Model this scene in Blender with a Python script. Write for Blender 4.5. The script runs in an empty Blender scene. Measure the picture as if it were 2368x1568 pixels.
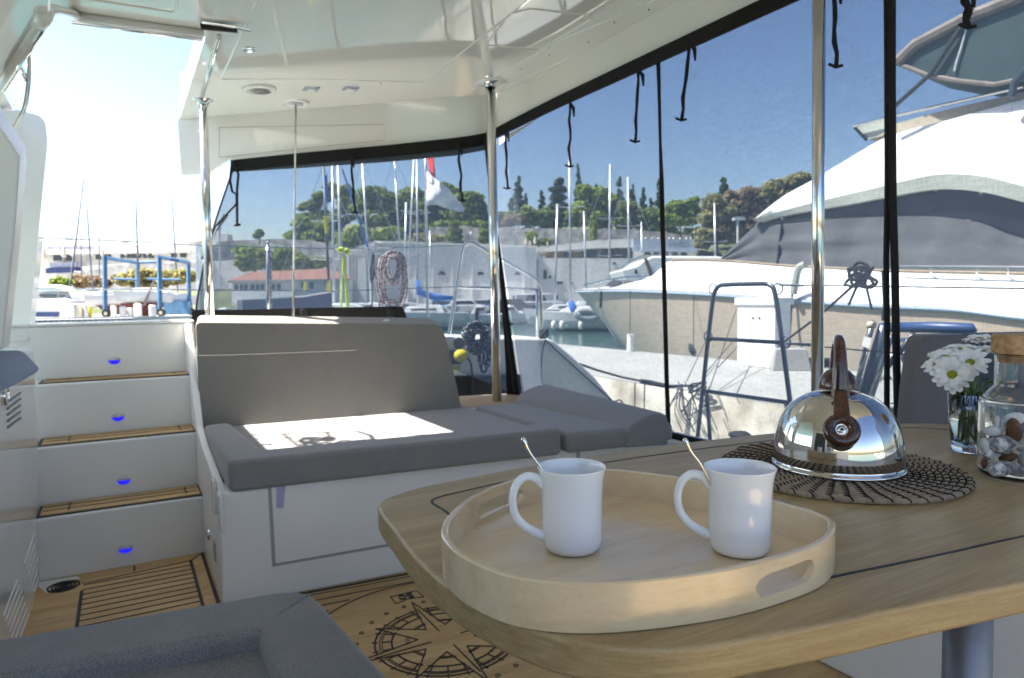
import bpy, bmesh, math, random
import numpy as np
from mathutils import Vector, Matrix
R = math.radians
rnd = random.Random(7)
SC = bpy.context.scene
COL = SC.collection

# ------------------------------------------------------------------ camera
W0, H0, FP = 2367.0, 1568.0, 1578.0
yaw, pit, rol = R(29.7), R(-3.45), R(0.87)
vF = Vector((math.sin(yaw)*math.cos(pit), math.cos(yaw)*math.cos(pit), math.sin(pit)))
vR0 = Vector((math.cos(yaw), -math.sin(yaw), 0)); vU0 = vR0.cross(vF)
vR = math.cos(rol)*vR0 - math.sin(rol)*vU0
vU = math.sin(rol)*vR0 + math.cos(rol)*vU0
CAM = Vector((0, 0, 1.03))
cd = bpy.data.cameras.new('camera'); cam = bpy.data.objects.new('camera', cd); COL.objects.link(cam)
m = Matrix.Identity(4)
for i in range(3):
    m[i][0] = vR[i]; m[i][1] = vU[i]; m[i][2] = -vF[i]; m[i][3] = CAM[i]
cam.matrix_world = m
cd.lens = 24; cd.sensor_width = 36; cd.clip_start = 0.02; cd.clip_end = 3000
cd.dof.use_dof = True; cd.dof.focus_distance = 0.95; cd.dof.aperture_fstop = 9
SC.camera = cam

# ------------------------------------------------------------------ light
SUN = Vector((-.86, .45, 1.63)).normalized()
SC.world = bpy.data.worlds.new('World'); SC.world.use_nodes = True
nt = SC.world.node_tree; bg = nt.nodes['Background']
sky = nt.nodes.new('ShaderNodeTexSky'); sky.sky_type = 'NISHITA'; sky.sun_disc = False
sky.sun_elevation = math.asin(SUN.z); sky.sun_rotation = math.atan2(SUN.x, SUN.y)
sky.air_density = 1.0; sky.dust_density = 1.2; sky.ozone_density = 2.5
m1 = nt.nodes.new('ShaderNodeVectorMath'); m1.operation = 'MULTIPLY'; m1.inputs[1].default_value = (.120, .1035, .0925)
gm = nt.nodes.new('ShaderNodeGamma'); gm.inputs[1].default_value = 1.4
m2 = nt.nodes.new('ShaderNodeVectorMath'); m2.operation = 'SCALE'; m2.inputs[3].default_value = 10.0
nt.links.new(sky.outputs[0], m1.inputs[0]); nt.links.new(m1.outputs[0], gm.inputs[0]); nt.links.new(gm.outputs[0], m2.inputs[0]); nt.links.new(m2.outputs[0], bg.inputs[0]); bg.inputs[1].default_value = 0.078
sl = bpy.data.lights.new('sun', 'SUN'); sl.energy = 4.4; sl.angle = R(0.53); sl.color = (1, .93, .82)
so = bpy.data.objects.new('sun', sl); COL.objects.link(so)
so.rotation_euler = SUN.to_track_quat('Z', 'Y').to_euler()
SC.view_settings.view_transform = 'Standard'; SC.view_settings.look = 'None'
SC.view_settings.exposure = 2.8; SC.view_settings.gamma = 1
SC.cycles.max_bounces = 14; SC.cycles.diffuse_bounces = 6; SC.cycles.transparent_max_bounces = 24
SC.cycles.transmission_bounces = 12; SC.cycles.glossy_bounces = 5
SC.cycles.sample_clamp_indirect = 6

# ------------------------------------------------------------------ measuring helpers (photo measurements -> world)
def ray(px, py): return vF + vR*((px-W0/2)/FP) - vU*((py-H0/2)/FP)
def P(px, py, x=None, y=None, z=None, d=None):
    r = ray(px, py)
    if d is not None: return CAM + r*d
    i, v = (0, x) if x is not None else (1, y) if y is not None else (2, z)
    return CAM + r*((v-CAM[i])/r[i])
def PP(px, py, n, p0):
    n = Vector(n); r = ray(px, py)
    return CAM + r*((Vector(p0)-CAM).dot(n)/r.dot(n))
def plane3(a, b, c):
    a, b, c = Vector(a), Vector(b), Vector(c)
    return (b-a).cross(c-a).normalized(), a

# ------------------------------------------------------------------ materials
MATS = {}
def mk(name):
    m = bpy.data.materials.new(name); m.use_nodes = True; MATS[name] = m
    return m, m.node_tree, m.node_tree.nodes['Principled BSDF']
def N(nt, t, **k):
    n = nt.nodes.new(t)
    for a, b in k.items():
        if a in n.inputs.keys(): n.inputs[a].default_value = b
        else: setattr(n, a, b)
    return n
def simple(name, col, rough=.5, metal=0., var=.0, scale=20, bump=0., bscale=200, coat=0., stretch=(1,1,1), spec=.5, col2=None, detail=4, cut=(.3,.7), trans=0, emit=None, es=0, ior=1.45):
    m, nt, b = mk(name)
    b.inputs['Base Color'].default_value = (*col, 1)
    b.inputs['Roughness'].default_value = rough; b.inputs['Metallic'].default_value = metal
    b.inputs['Coat Weight'].default_value = coat; b.inputs['Coat Roughness'].default_value = .05
    b.inputs['Specular IOR Level'].default_value = spec
    b.inputs['Transmission Weight'].default_value = trans; b.inputs['IOR'].default_value = ior
    if emit: b.inputs['Emission Color'].default_value = (*emit, 1); b.inputs['Emission Strength'].default_value = es
    tc = N(nt, 'ShaderNodeTexCoord'); mp = N(nt, 'ShaderNodeMapping'); mp.inputs['Scale'].default_value = stretch
    nt.links.new(tc.outputs['Object'], mp.inputs[0])
    if var or col2:
        no = N(nt, 'ShaderNodeTexNoise', Scale=scale, Detail=detail)
        nt.links.new(mp.outputs[0], no.inputs['Vector'])
        cr = N(nt, 'ShaderNodeValToRGB')
        c2 = col2 or tuple(min(1, c*(1+var)) for c in col); c1 = col if col2 else tuple(c*(1-var) for c in col)
        cr.color_ramp.elements[0].position = cut[0]; cr.color_ramp.elements[1].position = cut[1]
        cr.color_ramp.elements[0].color = (*c1, 1); cr.color_ramp.elements[1].color = (*c2, 1)
        nt.links.new(no.outputs[0], cr.inputs[0]); nt.links.new(cr.outputs[0], b.inputs['Base Color'])
    if bump:
        nb = N(nt, 'ShaderNodeTexNoise', Scale=bscale, Detail=3); nt.links.new(mp.outputs[0], nb.inputs['Vector'])
        bu = N(nt, 'ShaderNodeBump', Strength=bump, Distance=.01)
        nt.links.new(nb.outputs[0], bu.inputs['Height']); nt.links.new(bu.outputs[0], b.inputs['Normal'])
    return m
def wood(name, c1, c2, c3, rot=0, s=(1.2, 22, 22), rough=.5, fine=1.0, coat=0):
    m, nt, b = mk(name)
    tc = N(nt, 'ShaderNodeTexCoord'); mp = N(nt, 'ShaderNodeMapping'); mp.inputs['Scale'].default_value = s; mp.inputs['Rotation'].default_value = (0, 0, rot)
    nt.links.new(tc.outputs['Object'], mp.inputs[0])
    n1 = N(nt, 'ShaderNodeTexNoise', Scale=1.6, Detail=6, Roughness=.65, Distortion=.6); nt.links.new(mp.outputs[0], n1.inputs[0])
    mp2 = N(nt, 'ShaderNodeMapping'); mp2.inputs['Scale'].default_value = (s[0]*5, s[1]*14, s[2]*14); mp2.inputs['Rotation'].default_value = (0, 0, rot)
    nt.links.new(tc.outputs['Object'], mp2.inputs[0])
    n2 = N(nt, 'ShaderNodeTexNoise', Scale=2.0, Detail=3); nt.links.new(mp2.outputs[0], n2.inputs[0])
    cr = N(nt, 'ShaderNodeValToRGB'); e = cr.color_ramp.elements
    e[0].position = .3; e[0].color = (*c1, 1); e[1].position = .72; e[1].color = (*c3, 1)
    k = e.new(.5); k.color = (*c2, 1)
    ma = N(nt, 'ShaderNodeMath', operation='MULTIPLY_ADD'); ma.inputs[1].default_value = .35*fine; nt.links.new(n2.outputs[0], ma.inputs[0])
    m2 = N(nt, 'ShaderNodeMath', operation='ADD'); m2.inputs[1].default_value = -.17*fine
    nt.links.new(n1.outputs[0], m2.inputs[0]); nt.links.new(m2.outputs[0], ma.inputs[2])
    nt.links.new(ma.outputs[0], cr.inputs[0]); nt.links.new(cr.outputs[0], b.inputs['Base Color'])
    b.inputs['Roughness'].default_value = rough; b.inputs['Coat Weight'].default_value = coat; b.inputs['Coat Roughness'].default_value = .25
    bu = N(nt, 'ShaderNodeBump', Strength=.12, Distance=.002); nt.links.new(n2.outputs[0], bu.inputs['Height']); nt.links.new(bu.outputs[0], b.inputs['Normal'])
    return m
def fabric(name, col, var=.25, rough=.95):
    m, nt, b = mk(name)
    tc = N(nt, 'ShaderNodeTexCoord')
    a = N(nt, 'ShaderNodeTexNoise', Scale=420, Detail=3); c = N(nt, 'ShaderNodeTexNoise', Scale=9, Detail=4)
    mp = N(nt, 'ShaderNodeMapping'); mp.inputs['Scale'].default_value = (330, 500, 500)
    nt.links.new(tc.outputs['Object'], mp.inputs[0]); w = N(nt, 'ShaderNodeTexNoise', Scale=1, Detail=2); nt.links.new(mp.outputs[0], w.inputs[0])
    nt.links.new(tc.outputs['Object'], a.inputs[0]); nt.links.new(tc.outputs['Object'], c.inputs[0])
    s1 = N(nt, 'ShaderNodeMath', operation='ADD'); s2 = N(nt, 'ShaderNodeMath', operation='MULTIPLY_ADD'); s2.inputs[1].default_value = .35
    nt.links.new(a.outputs[0], s1.inputs[0]); nt.links.new(w.outputs[0], s1.inputs[1])
    nt.links.new(c.outputs[0], s2.inputs[0]); nt.links.new(s1.outputs[0], s2.inputs[2])
    cr = N(nt, 'ShaderNodeValToRGB'); cr.color_ramp.elements[0].position = .8; cr.color_ramp.elements[1].position = 1.5
    mr = N(nt, 'ShaderNodeMapRange'); mr.inputs['From Min'].default_value = .75; mr.inputs['From Max'].default_value = 1.6
    nt.links.new(s2.outputs[0], mr.inputs[0])
    cr.color_ramp.elements[0].position = 0; cr.color_ramp.elements[1].position = 1
    cr.color_ramp.elements[0].color = (*[x*(1-var) for x in col], 1); cr.color_ramp.elements[1].color = (*[min(1, x*(1+var)) for x in col], 1)
    nt.links.new(mr.outputs[0], cr.inputs[0]); nt.links.new(cr.outputs[0], b.inputs['Base Color'])
    b.inputs['Roughness'].default_value = rough; b.inputs['Sheen Weight'].default_value = .25; b.inputs['Specular IOR Level'].default_value = .2
    bu = N(nt, 'ShaderNodeBump', Strength=.18, Distance=.001); nt.links.new(s1.outputs[0], bu.inputs['Height']); nt.links.new(bu.outputs[0], b.inputs['Normal'])
    return m
def leaf(name, c1, c2, c3):
    m, nt, b = mk(name)
    g = N(nt, 'ShaderNodeNewGeometry'); cr = N(nt, 'ShaderNodeValToRGB'); e = cr.color_ramp.elements
    e[0].color = (*c1, 1); e[1].color = (*c3, 1); k = e.new(.5); k.color = (*c2, 1)
    nt.links.new(g.outputs['Random Per Island'], cr.inputs[0]); nt.links.new(cr.outputs[0], b.inputs['Base Color'])
    b.inputs['Roughness'].default_value = .75; b.inputs['Specular IOR Level'].default_value = .2
    tl = N(nt, 'ShaderNodeBsdfTranslucent'); mx = N(nt, 'ShaderNodeMixShader'); mx.inputs[0].default_value = .42; hs = N(nt, 'ShaderNodeHueSaturation', Value=1.5)
    nt.links.new(cr.outputs[0], hs.inputs['Color']); nt.links.new(hs.outputs[0], tl.inputs[0])
    nt.links.new(b.outputs[0], mx.inputs[1]); nt.links.new(tl.outputs[0], mx.inputs[2]); nt.links.new(mx.outputs[0], nt.nodes['Material Output'].inputs[0])
    return m

M = dict(
 gel=simple('gelcoat_white', (.74,.735,.72), .16, var=.03, scale=2.5, coat=.3),
 gelmat=simple('gelcoat_satin', (.78,.775,.755), .38, var=.04, scale=3, bump=.03, bscale=150),
 ceil=simple('gelcoat_ceiling', (.79,.765,.715), .05, var=.03, scale=1.5, coat=1.0),
 teak=wood('teak', (.30,.19,.09), (.42,.29,.15), (.52,.37,.21), 0, (1.5, 26, 26), .55, 1.6),
 teakp=wood('teak_plain', (.39,.25,.10), (.49,.33,.15), (.59,.42,.21), .15, (1.2, 12, 12), .6, 1.7),
 table=wood('table_wood', (.29,.19,.078), (.375,.262,.115), (.455,.335,.16), .06, (1.6, 20, 90), .36, 1.7),
 tray=wood('birch_ply', (.60,.44,.25), (.70,.54,.33), (.77,.62,.41), .75, (2.0, 9, 9), .18, .6, coat=.6),
 traye=wood('birch_edge', (.58,.46,.30), (.66,.53,.36), (.74,.62,.45), 0, (3, 3, 60), .35, .6),
 caulk=simple('caulking_black', (.012,.013,.018), .45),
 steel=simple('polished_steel', (.72,.72,.71), .09, 1, var=.04, scale=8),
 chrome=simple('kettle_steel', (.66,.645,.625), .045, 1, var=.03, scale=5),
 alu=simple('brushed_alu', (.55,.60,.68), .35, 1, var=.06, scale=30, stretch=(1,1,.05)),
 dsteel=simple('blue_steel', (.13,.155,.20), .25, .7, var=.1, scale=10),
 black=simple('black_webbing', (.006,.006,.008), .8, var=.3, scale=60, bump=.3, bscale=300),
 canvas=simple('black_canvas', (.006,.006,.006), .85, var=.25, scale=12, bump=.3, bscale=200),
 seat=fabric('seat_fabric', (.235,.232,.232)),
 back=fabric('back_fabric', (.205,.195,.178)),
 near=fabric('near_fabric', (.20,.197,.197), .5),
 chairf=fabric('chair_fabric', (.13,.125,.135), .2),
 towel=fabric('towel_fabric', (.33,.38,.50), .2),
 mug=simple('opal_glass', (.86,.86,.86), .07, var=.01, scale=3, coat=.4),
 bakelite=simple('brown_bakelite', (.030,.008,.004), .16, var=.0, scale=45, col2=(.085,.024,.010), coat=.7, detail=6, cut=(.4,.7)),
 straw=simple('straw', (.30,.23,.15), .6, var=.35, scale=90, bump=.4, bscale=300),
 cork=simple('cork', (.36,.22,.11), .9, scale=55, col2=(.50,.33,.18), detail=8, cut=(.42,.55), bump=.5, bscale=90),
 glass=simple('clear_glass', (1,1,1), .0, trans=1, ior=1.45),
 waterg=simple('vase_water', (.93,.97,.93), .0, trans=1, ior=1.33),
 pebble=simple('grey_pebble', (.20,.205,.22), .75, scale=130, col2=(.60,.59,.57), detail=8, cut=(.42,.58), bump=.15, bscale=60),
 pebblew=simple('pale_pebble', (.50,.50,.49), .75, var=.15, scale=30, bump=.15, bscale=60),
 bark=simple('driftwood_brown', (.10,.045,.02), .9, scale=60, col2=(.25,.13,.07), stretch=(1,1,8), bump=.6, bscale=90),
 petal=simple('petal_white', (.82,.83,.82), .6, var=.05, scale=80),
 pollen=simple('flower_centre', (.30,.33,.02), .8, var=.4, scale=400, bump=.6, bscale=600),
 stem=simple('flower_stem', (.06,.13,.025), .5, var=.4, scale=60),
 blue=simple('crane_blue', (.04,.115,.22), .45, var=.25, scale=2),
 dblue=simple('boat_blue', (.02,.035,.11), .4, var=.2, scale=2),
 navyh=simple('navy_hull', (.035,.035,.085), .3, var=.15, scale=1),
 canv=simple('sail_cover_blue', (.02,.12,.42), .8, var=.3, scale=3),
 white=simple('boat_white', (.52,.53,.54), .3, var=.06, scale=1.2),
 offw=simple('render_white', (.60,.59,.56), .8, var=.08, scale=.6),
 rubber=simple('rubber', (.02,.02,.022), .7, var=.2, scale=10),
 mast=simple('mast_alu', (.52,.53,.55), .35, .6, var=.1, scale=.8),
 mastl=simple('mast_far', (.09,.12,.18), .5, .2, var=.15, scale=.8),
 mastd=simple('mast_dark', (.04,.05,.07), .4, .2, var=.2, scale=.8),
 stone=simple('fort_plaster', (.62,.60,.56), .9, col2=(.80,.785,.75), scale=.35, stretch=(1,1,.12), detail=9, cut=(.3,.7), bump=.3, bscale=3),
 rough=simple('rubble_stone', (.27,.255,.235), .95, col2=(.58,.555,.51), scale=.9, detail=10, cut=(.38,.62), bump=.8, bscale=2),
 quay=simple('quay_concrete', (.31,.305,.29), .9, var=.10, scale=.8, detail=9, bump=.2, bscale=30),
 quayf=simple('quay_face', (.27,.21,.15), .95, col2=(.66,.62,.54), scale=1.4, detail=10, cut=(.33,.52), stretch=(1,1,.5), bump=.8, bscale=6),
 asph=simple('yard_concrete', (.30,.30,.30), .9, var=.12, scale=.2, detail=8),
 roof=simple('roof_tile', (.17,.075,.05), .85, var=.25, scale=1.5, detail=8, bump=.3, bscale=8),
 win=simple('window_dark', (.05,.06,.065), .12, var=.2, scale=2),
 yhull=simple('yacht_hull', (.52,.415,.32), .12, var=.05, scale=.5, coat=.5),
 ywhite=simple('yacht_white', (.82,.82,.81), .2, var=.02, scale=.5),
 ybeige=simple('yacht_shade', (.42,.43,.38), .4, var=.08, scale=1),
 yblk=simple('yacht_glass', (.008,.011,.02), .12, var=.1, scale=1),
 ycover=simple('yacht_cover', (.07,.072,.078), .9, var=.25, scale=1.3, bump=.5, bscale=4),
 ytrim=simple('yacht_teak', (.26,.19,.12), .6, var=.15, scale=4),
 yrub=simple('yacht_rubrail', (.30,.36,.44), .3, var=.05, scale=2),
 ybim=simple('bimini_green', (.012,.035,.035), .55, var=.3, scale=2),
 ybimt=simple('bimini_edge', (.16,.13,.11), .7, var=.3, scale=3),
 flagr=simple('flag_red', (.6,.03,.02), .8, var=.1, scale=3),
 flagw=simple('flag_white', (.72,.73,.77), .8, var=.06, scale=3),
 yel=simple('yellow', (.62,.50,.0), .4, var=.05, scale=10),
 yrope=simple('yellow_rope', (.62,.78,.02), .8, scale=90, col2=(.75,.9,.05), bump=.5, bscale=200),
 rrope=simple('red_white_rope', (.17,.04,.04), .9, scale=60, col2=(.55,.50,.48), cut=(.44,.54), bump=.5, bscale=200),
 brope=simple('black_white_rope', (.012,.013,.02), .9, scale=70, col2=(.65,.65,.68), cut=(.56,.62), bump=.5, bscale=200),
 drope=simple('dark_rope', (.02,.022,.028), .9, var=.4, scale=80, bump=.5, bscale=150),
 keel=simple('antifoul_red', (.16,.05,.035), .8, var=.25, scale=1),
 antib=simple('antifoul_blue', (.03,.04,.22), .8, var=.2, scale=1),
 redpl=simple('red_plastic', (.45,.05,.03), .5, var=.1, scale=5),
 beige=simple('beige_plastic', (.55,.48,.36), .6, var=.08, scale=2),
 blight=simple('courtesy_blue', (.01,.01,.3), .3, emit=(.02,.02,1.0), es=.13),
 tape=simple('lilac_tape', (.38,.39,.58), .4),
 brownl=simple('leather', (.07,.035,.02), .6, var=.2, scale=20),
 signb=simple('sign_blue', (.02,.04,.30), .6), signg=simple('sign_grey', (.28,.34,.42), .7, var=.1, scale=1),
 signt=simple('sign_dark', (.09,.12,.17), .7),
 scrub=simple('hillside_scrub', (.05,.07,.025), .95, scale=.12, col2=(.22,.21,.14), detail=10, cut=(.42,.68)),
 trunk=simple('tree_bark', (.10,.075,.055), .95, var=.3, scale=3),
 car1=simple('car_silver', (.5,.5,.52), .25, .4), car2=simple('car_blue', (.03,.08,.25), .25), car3=simple('car_light_blue', (.10,.30,.50), .3), car4=simple('car_black', (.02,.02,.022), .25),
 pine=leaf('pine_leaves', (.06,.09,.022), (.15,.21,.042), (.30,.35,.08)),
 cyp=leaf('cypress_leaves', (.028,.05,.022), (.055,.09,.036), (.10,.145,.055)),
 green=leaf('bush_leaves', (.08,.12,.02), (.20,.27,.045), (.36,.42,.09)),
 olive=leaf('olive_leaves', (.12,.12,.05), (.26,.24,.10), (.38,.35,.17)),
 rust=leaf('rust_leaves', (.11,.085,.05), (.24,.18,.11), (.34,.26,.17)),
)
# water
m_, nt_, b_ = mk('harbour_water')
b_.inputs['Base Color'].default_value = (.035,.085,.075,1); b_.inputs['Roughness'].default_value = .06
tc_ = N(nt_, 'ShaderNodeTexCoord'); mp_ = N(nt_, 'ShaderNodeMapping'); mp_.inputs['Scale'].default_value = (1.2,2.2,1)
wn = N(nt_, 'ShaderNodeTexNoise', Scale=1.1, Detail=5); bu_ = N(nt_, 'ShaderNodeBump', Strength=.5, Distance=.05)
nt_.links.new(tc_.outputs['Object'], mp_.inputs[0]); nt_.links.new(mp_.outputs[0], wn.inputs[0]); nt_.links.new(wn.outputs[0], bu_.inputs['Height']); nt_.links.new(bu_.outputs[0], b_.inputs['Normal'])
M['water'] = m_
# woven mesh curtain: part clear, part thread, irregular like linen
m_, nt_, b_ = mk('mesh_weave')
tc_ = N(nt_, 'ShaderNodeTexCoord'); out_ = nt_.nodes['Material Output']
def weave(scl, s):
    mp = N(nt_, 'ShaderNodeMapping'); mp.inputs['Scale'].default_value = scl; nt_.links.new(tc_.outputs['Object'], mp.inputs[0])
    n = N(nt_, 'ShaderNodeTexNoise', Scale=s, Detail=3); nt_.links.new(mp.outputs[0], n.inputs[0]); return n
w1 = weave((1,1,.05), 420); w2 = weave((.05,.05,1), 420); w3 = weave((1,1,1), 3)
ad = N(nt_, 'ShaderNodeMath', operation='ADD'); nt_.links.new(w1.outputs[0], ad.inputs[0]); nt_.links.new(w2.outputs[0], ad.inputs[1])
a2 = N(nt_, 'ShaderNodeMath', operation='MULTIPLY_ADD'); a2.inputs[1].default_value = .25; nt_.links.new(w3.outputs[0], a2.inputs[0]); nt_.links.new(ad.outputs[0], a2.inputs[2])
mr_ = N(nt_, 'ShaderNodeMapRange'); mr_.inputs['From Min'].default_value = .8; mr_.inputs['From Max'].default_value = 1.45
mr_.inputs['To Min'].default_value = .63; mr_.inputs['To Max'].default_value = .765
nt_.links.new(a2.outputs[0], mr_.inputs[0])
tr_ = N(nt_, 'ShaderNodeBsdfTransparent'); tr_.inputs[0].default_value = (.84,.93,1,1); df_ = N(nt_, 'ShaderNodeBsdfDiffuse'); df_.inputs[0].default_value = (.03,.036,.048,1)
tl_ = N(nt_, 'ShaderNodeBsdfTranslucent'); tl_.inputs[0].default_value = (.04,.055,.08,1); as_ = N(nt_, 'ShaderNodeAddShader')
nt_.links.new(df_.outputs[0], as_.inputs[0]); nt_.links.new(tl_.outputs[0], as_.inputs[1])
mx_ = N(nt_, 'ShaderNodeMixShader'); nt_.links.new(mr_.outputs[0], mx_.inputs[0]); nt_.links.new(tr_.outputs[0], mx_.inputs[1]); nt_.links.new(as_.outputs[0], mx_.inputs[2])
nt_.links.new(mx_.outputs[0], out_.inputs[0]); M['mesh'] = m_

# ------------------------------------------------------------------ geometry
class G:
    def __init__(s): s.v = []; s.f = []
    def add(s, vs, fs):
        o = len(s.v); s.v += [Vector(v) for v in vs]; s.f += [tuple(i+o for i in f) for f in fs]; return s
    def box(s, a, b, rz=0, c=None):
        x0,y0,z0 = a; x1,y1,z1 = b
        vs = [Vector((x,y,z)) for z in (z0,z1) for x,y in ((x0,y0),(x1,y0),(x1,y1),(x0,y1))]
        if rz:
            c = Vector(c or ((x0+x1)/2,(y0+y1)/2,0)); r = Matrix.Rotation(rz,3,'Z'); vs = [r@(v-c)+c for v in vs]
        return s.add(vs, [(3,2,1,0),(4,5,6,7),(0,1,5,4),(1,2,6,5),(2,3,7,6),(3,0,4,7)])
    def prism(s, pts, vec, pts2=None):
        n = len(pts); p = [Vector(q) for q in pts]; q = [Vector(a) for a in pts2] if pts2 else [a+Vector(vec) for a in p]
        return s.add(p+q, [tuple(range(n))[::-1], tuple(range(n, 2*n))]+[(i,(i+1)%n,n+(i+1)%n,n+i) for i in range(n)])
    def plan(s, xy, z0, z1): return s.prism([(x,y,z0) for x,y in xy], (0,0,z1-z0))
    def tube(s, pts, r, n=10, closed=False, caps=True):
        pts = [Vector(p) for p in pts]; k = len(pts); rr = r if isinstance(r,(list,tuple)) else [r]*k
        up = Vector((.13,.27,.95)); vs = []; prev = None
        for i, p in enumerate(pts):
            a = pts[(i-1)%k] if (closed or i>0) else p; b = pts[(i+1)%k] if (closed or i<k-1) else p
            t = (b-a).normalized()
            if prev is None: u = t.cross(up).normalized()
            else:
                u = (prev - t*prev.dot(t)); u = u.normalized() if u.length>1e-6 else t.cross(up).normalized()
            prev = u; w = t.cross(u)
            vs += [p + rr[i]*(math.cos(2*math.pi*j/n)*u + math.sin(2*math.pi*j/n)*w) for j in range(n)]
        fs = [(i*n+j, i*n+(j+1)%n, ((i+1)%k)*n+(j+1)%n, ((i+1)%k)*n+j) for i in range(k if closed else k-1) for j in range(n)]
        if caps and not closed: fs += [tuple(range(n))[::-1], tuple(range((k-1)*n, k*n))]
        return s.add(vs, fs)
    def lathe(s, prof, c=(0,0,0), n=48, mtx=None, caps=False):
        c = Vector(c); vs = []
        for r, z in prof:
            for j in range(n):
                a = 2*math.pi*j/n; v = Vector((r*math.cos(a), r*math.sin(a), z))
                vs.append((mtx@v if mtx else v)+c)
        k = len(prof); fs = [(i*n+j, i*n+(j+1)%n, (i+1)*n+(j+1)%n, (i+1)*n+j) for i in range(k-1) for j in range(n)]
        if caps: fs += [tuple(range(n))[::-1], tuple(range((k-1)*n, k*n))]
        return s.add(vs, fs)
    def grid(s, rows):
        k = len(rows[0]); vs = [v for r in rows for v in r]
        return s.add(vs, [(i*k+j, i*k+j+1, (i+1)*k+j+1, (i+1)*k+j) for i in range(len(rows)-1) for j in range(k-1)])
    def ball(s, c, r, n=14, m_=9, noise=0, seed=0):
        r = Vector(r) if hasattr(r,'__len__') else Vector((r,r,r)); c = Vector(c); q = random.Random(seed); vs = []; ph = [q.uniform(0,6) for _ in range(6)]
        for i in range(m_+1):
            th = math.pi*i/m_
            for j in range(n):
                a = 2*math.pi*j/n; d = Vector((math.sin(th)*math.cos(a), math.sin(th)*math.sin(a), math.cos(th)))
                k = 1+noise*(math.sin(3*d.x+ph[0])+math.sin(4*d.y+ph[1])+math.sin(3.5*d.z+ph[2]))*.5
                vs.append(c+Vector((d.x*r.x, d.y*r.y, d.z*r.z))*k)
        return s.add(vs, [(i*n+j, (i+1)*n+j, (i+1)*n+(j+1)%n, i*n+(j+1)%n) for i in range(m_) for j in range(n)])
def spline(pts, n=6, closed=False):
    p = [Vector(q) for q in pts]; k = len(p); out = []
    for i in range(k if closed else k-1):
        a = p[(i-1)%k] if (closed or i>0) else p[i]; b = p[i]; c = p[(i+1)%k]; d = p[(i+2)%k] if (closed or i<k-2) else p[(i+1)%k]
        for j in range(n):
            t = j/n; out.append(.5*((2*b)+(c-a)*t+(2*a-5*b+4*c-d)*t*t+(3*b-a-3*c+d)*t**3))
    if not closed: out.append(p[-1])
    return out
def rcorner(xy, r, n=4):
    out = []; k = len(xy)
    for i in range(k):
        a, b, c = Vector(xy[i-1]), Vector(xy[i]), Vector(xy[(i+1)%k])
        ri = r[i] if isinstance(r,(list,tuple)) else r
        if ri <= 0: out.append(b); continue
        u = (a-b); v = (c-b); d = min(ri, u.length*.45, v.length*.45); s_, e_ = b+u.normalized()*d, b+v.normalized()*d
        for j in range(n+1):
            t = j/n; out.append((1-t)**2*s_+2*t*(1-t)*b+t*t*e_)
    return out

def put(name, g, mat, parent=None, smooth=False, bevel=0, seg=2, sub=0, solid=0, org=None):
    me = bpy.data.meshes.new(name)
    o_ = Vector(org) if org is not None else (Vector(parent['_o']) if parent is not None and '_o' in parent.keys() else Vector())
    me.from_pydata([tuple(v-o_) for v in g.v], [], g.f); me.update()
    if isinstance(mat, str): mat = M[mat]
    me.materials.append(mat)
    bm = bmesh.new(); bm.from_mesh(me)
    bmesh.ops.recalc_face_normals(bm, faces=bm.faces); bm.to_mesh(me); bm.free()
    if smooth: me.shade_smooth()
    ob = bpy.data.objects.new(name, me); COL.objects.link(ob)
    if parent is not None: ob.parent = parent; ob['_o'] = tuple(o_)
    elif org is not None: ob.location = o_; ob['_o'] = tuple(o_)
    if solid: q = ob.modifiers.new('s','SOLIDIFY'); q.thickness = solid; q.offset = 0
    if bevel:
        q = ob.modifiers.new('b','BEVEL'); q.width = bevel; q.segments = seg; q.limit_method = 'ANGLE'; q.angle_limit = R(35); q.harden_normals = False
        if not smooth: me.shade_smooth()
        bm = bmesh.new(); bm.from_mesh(me)
        for e in bm.edges:
            if len(e.link_faces) == 2 and e.calc_face_angle(0) > R(35): e.smooth = True
        bm.to_mesh(me); bm.free()
        wn_ = ob.modifiers.new('w','WEIGHTED_NORMAL'); wn_.keep_sharp = False; wn_.weight = 90
    if sub: q = ob.modifiers.new('u','SUBSURF'); q.levels = sub; q.render_levels = sub
    return ob
def tag(o, label, cat, group=None, kind=None):
    if label: o['label'] = label
    if cat: o['category'] = cat
    if group: o['group'] = group
    if kind: o['kind'] = kind
    return o
def thing(name, label, cat, loc=(0,0,0), group=None):
    o = bpy.data.objects.new(name, None); COL.objects.link(o); o.location = loc; o['_o'] = tuple(loc); o.empty_display_size = .1
    return tag(o, label, cat, group)
def struct(name, g, mat, **k): return tag(put(name, g, mat, **k), None, None, None, 'structure')
def one(name, g, mat, label, cat, group=None, **k):
    o = Vector((sum(v.x for v in g.v)/len(g.v), sum(v.y for v in g.v)/len(g.v), min(v.z for v in g.v)))
    return tag(put(name, g, mat, org=o, **k), label, cat, group)
def dup(root, loc, rz=None, label=None):
    def cp(o, par):
        c = o.copy(); COL.objects.link(c); c.parent = par
        for ch in kids(o): cp(ch, c)
        return c
    r = cp(root, None); r.location = loc
    if rz is not None: r.rotation_euler = (0,0,rz)
    if label: r['label'] = label
    return r
def kids(o): return [c for c in list(bpy.data.objects) if c.parent == o]
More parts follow.
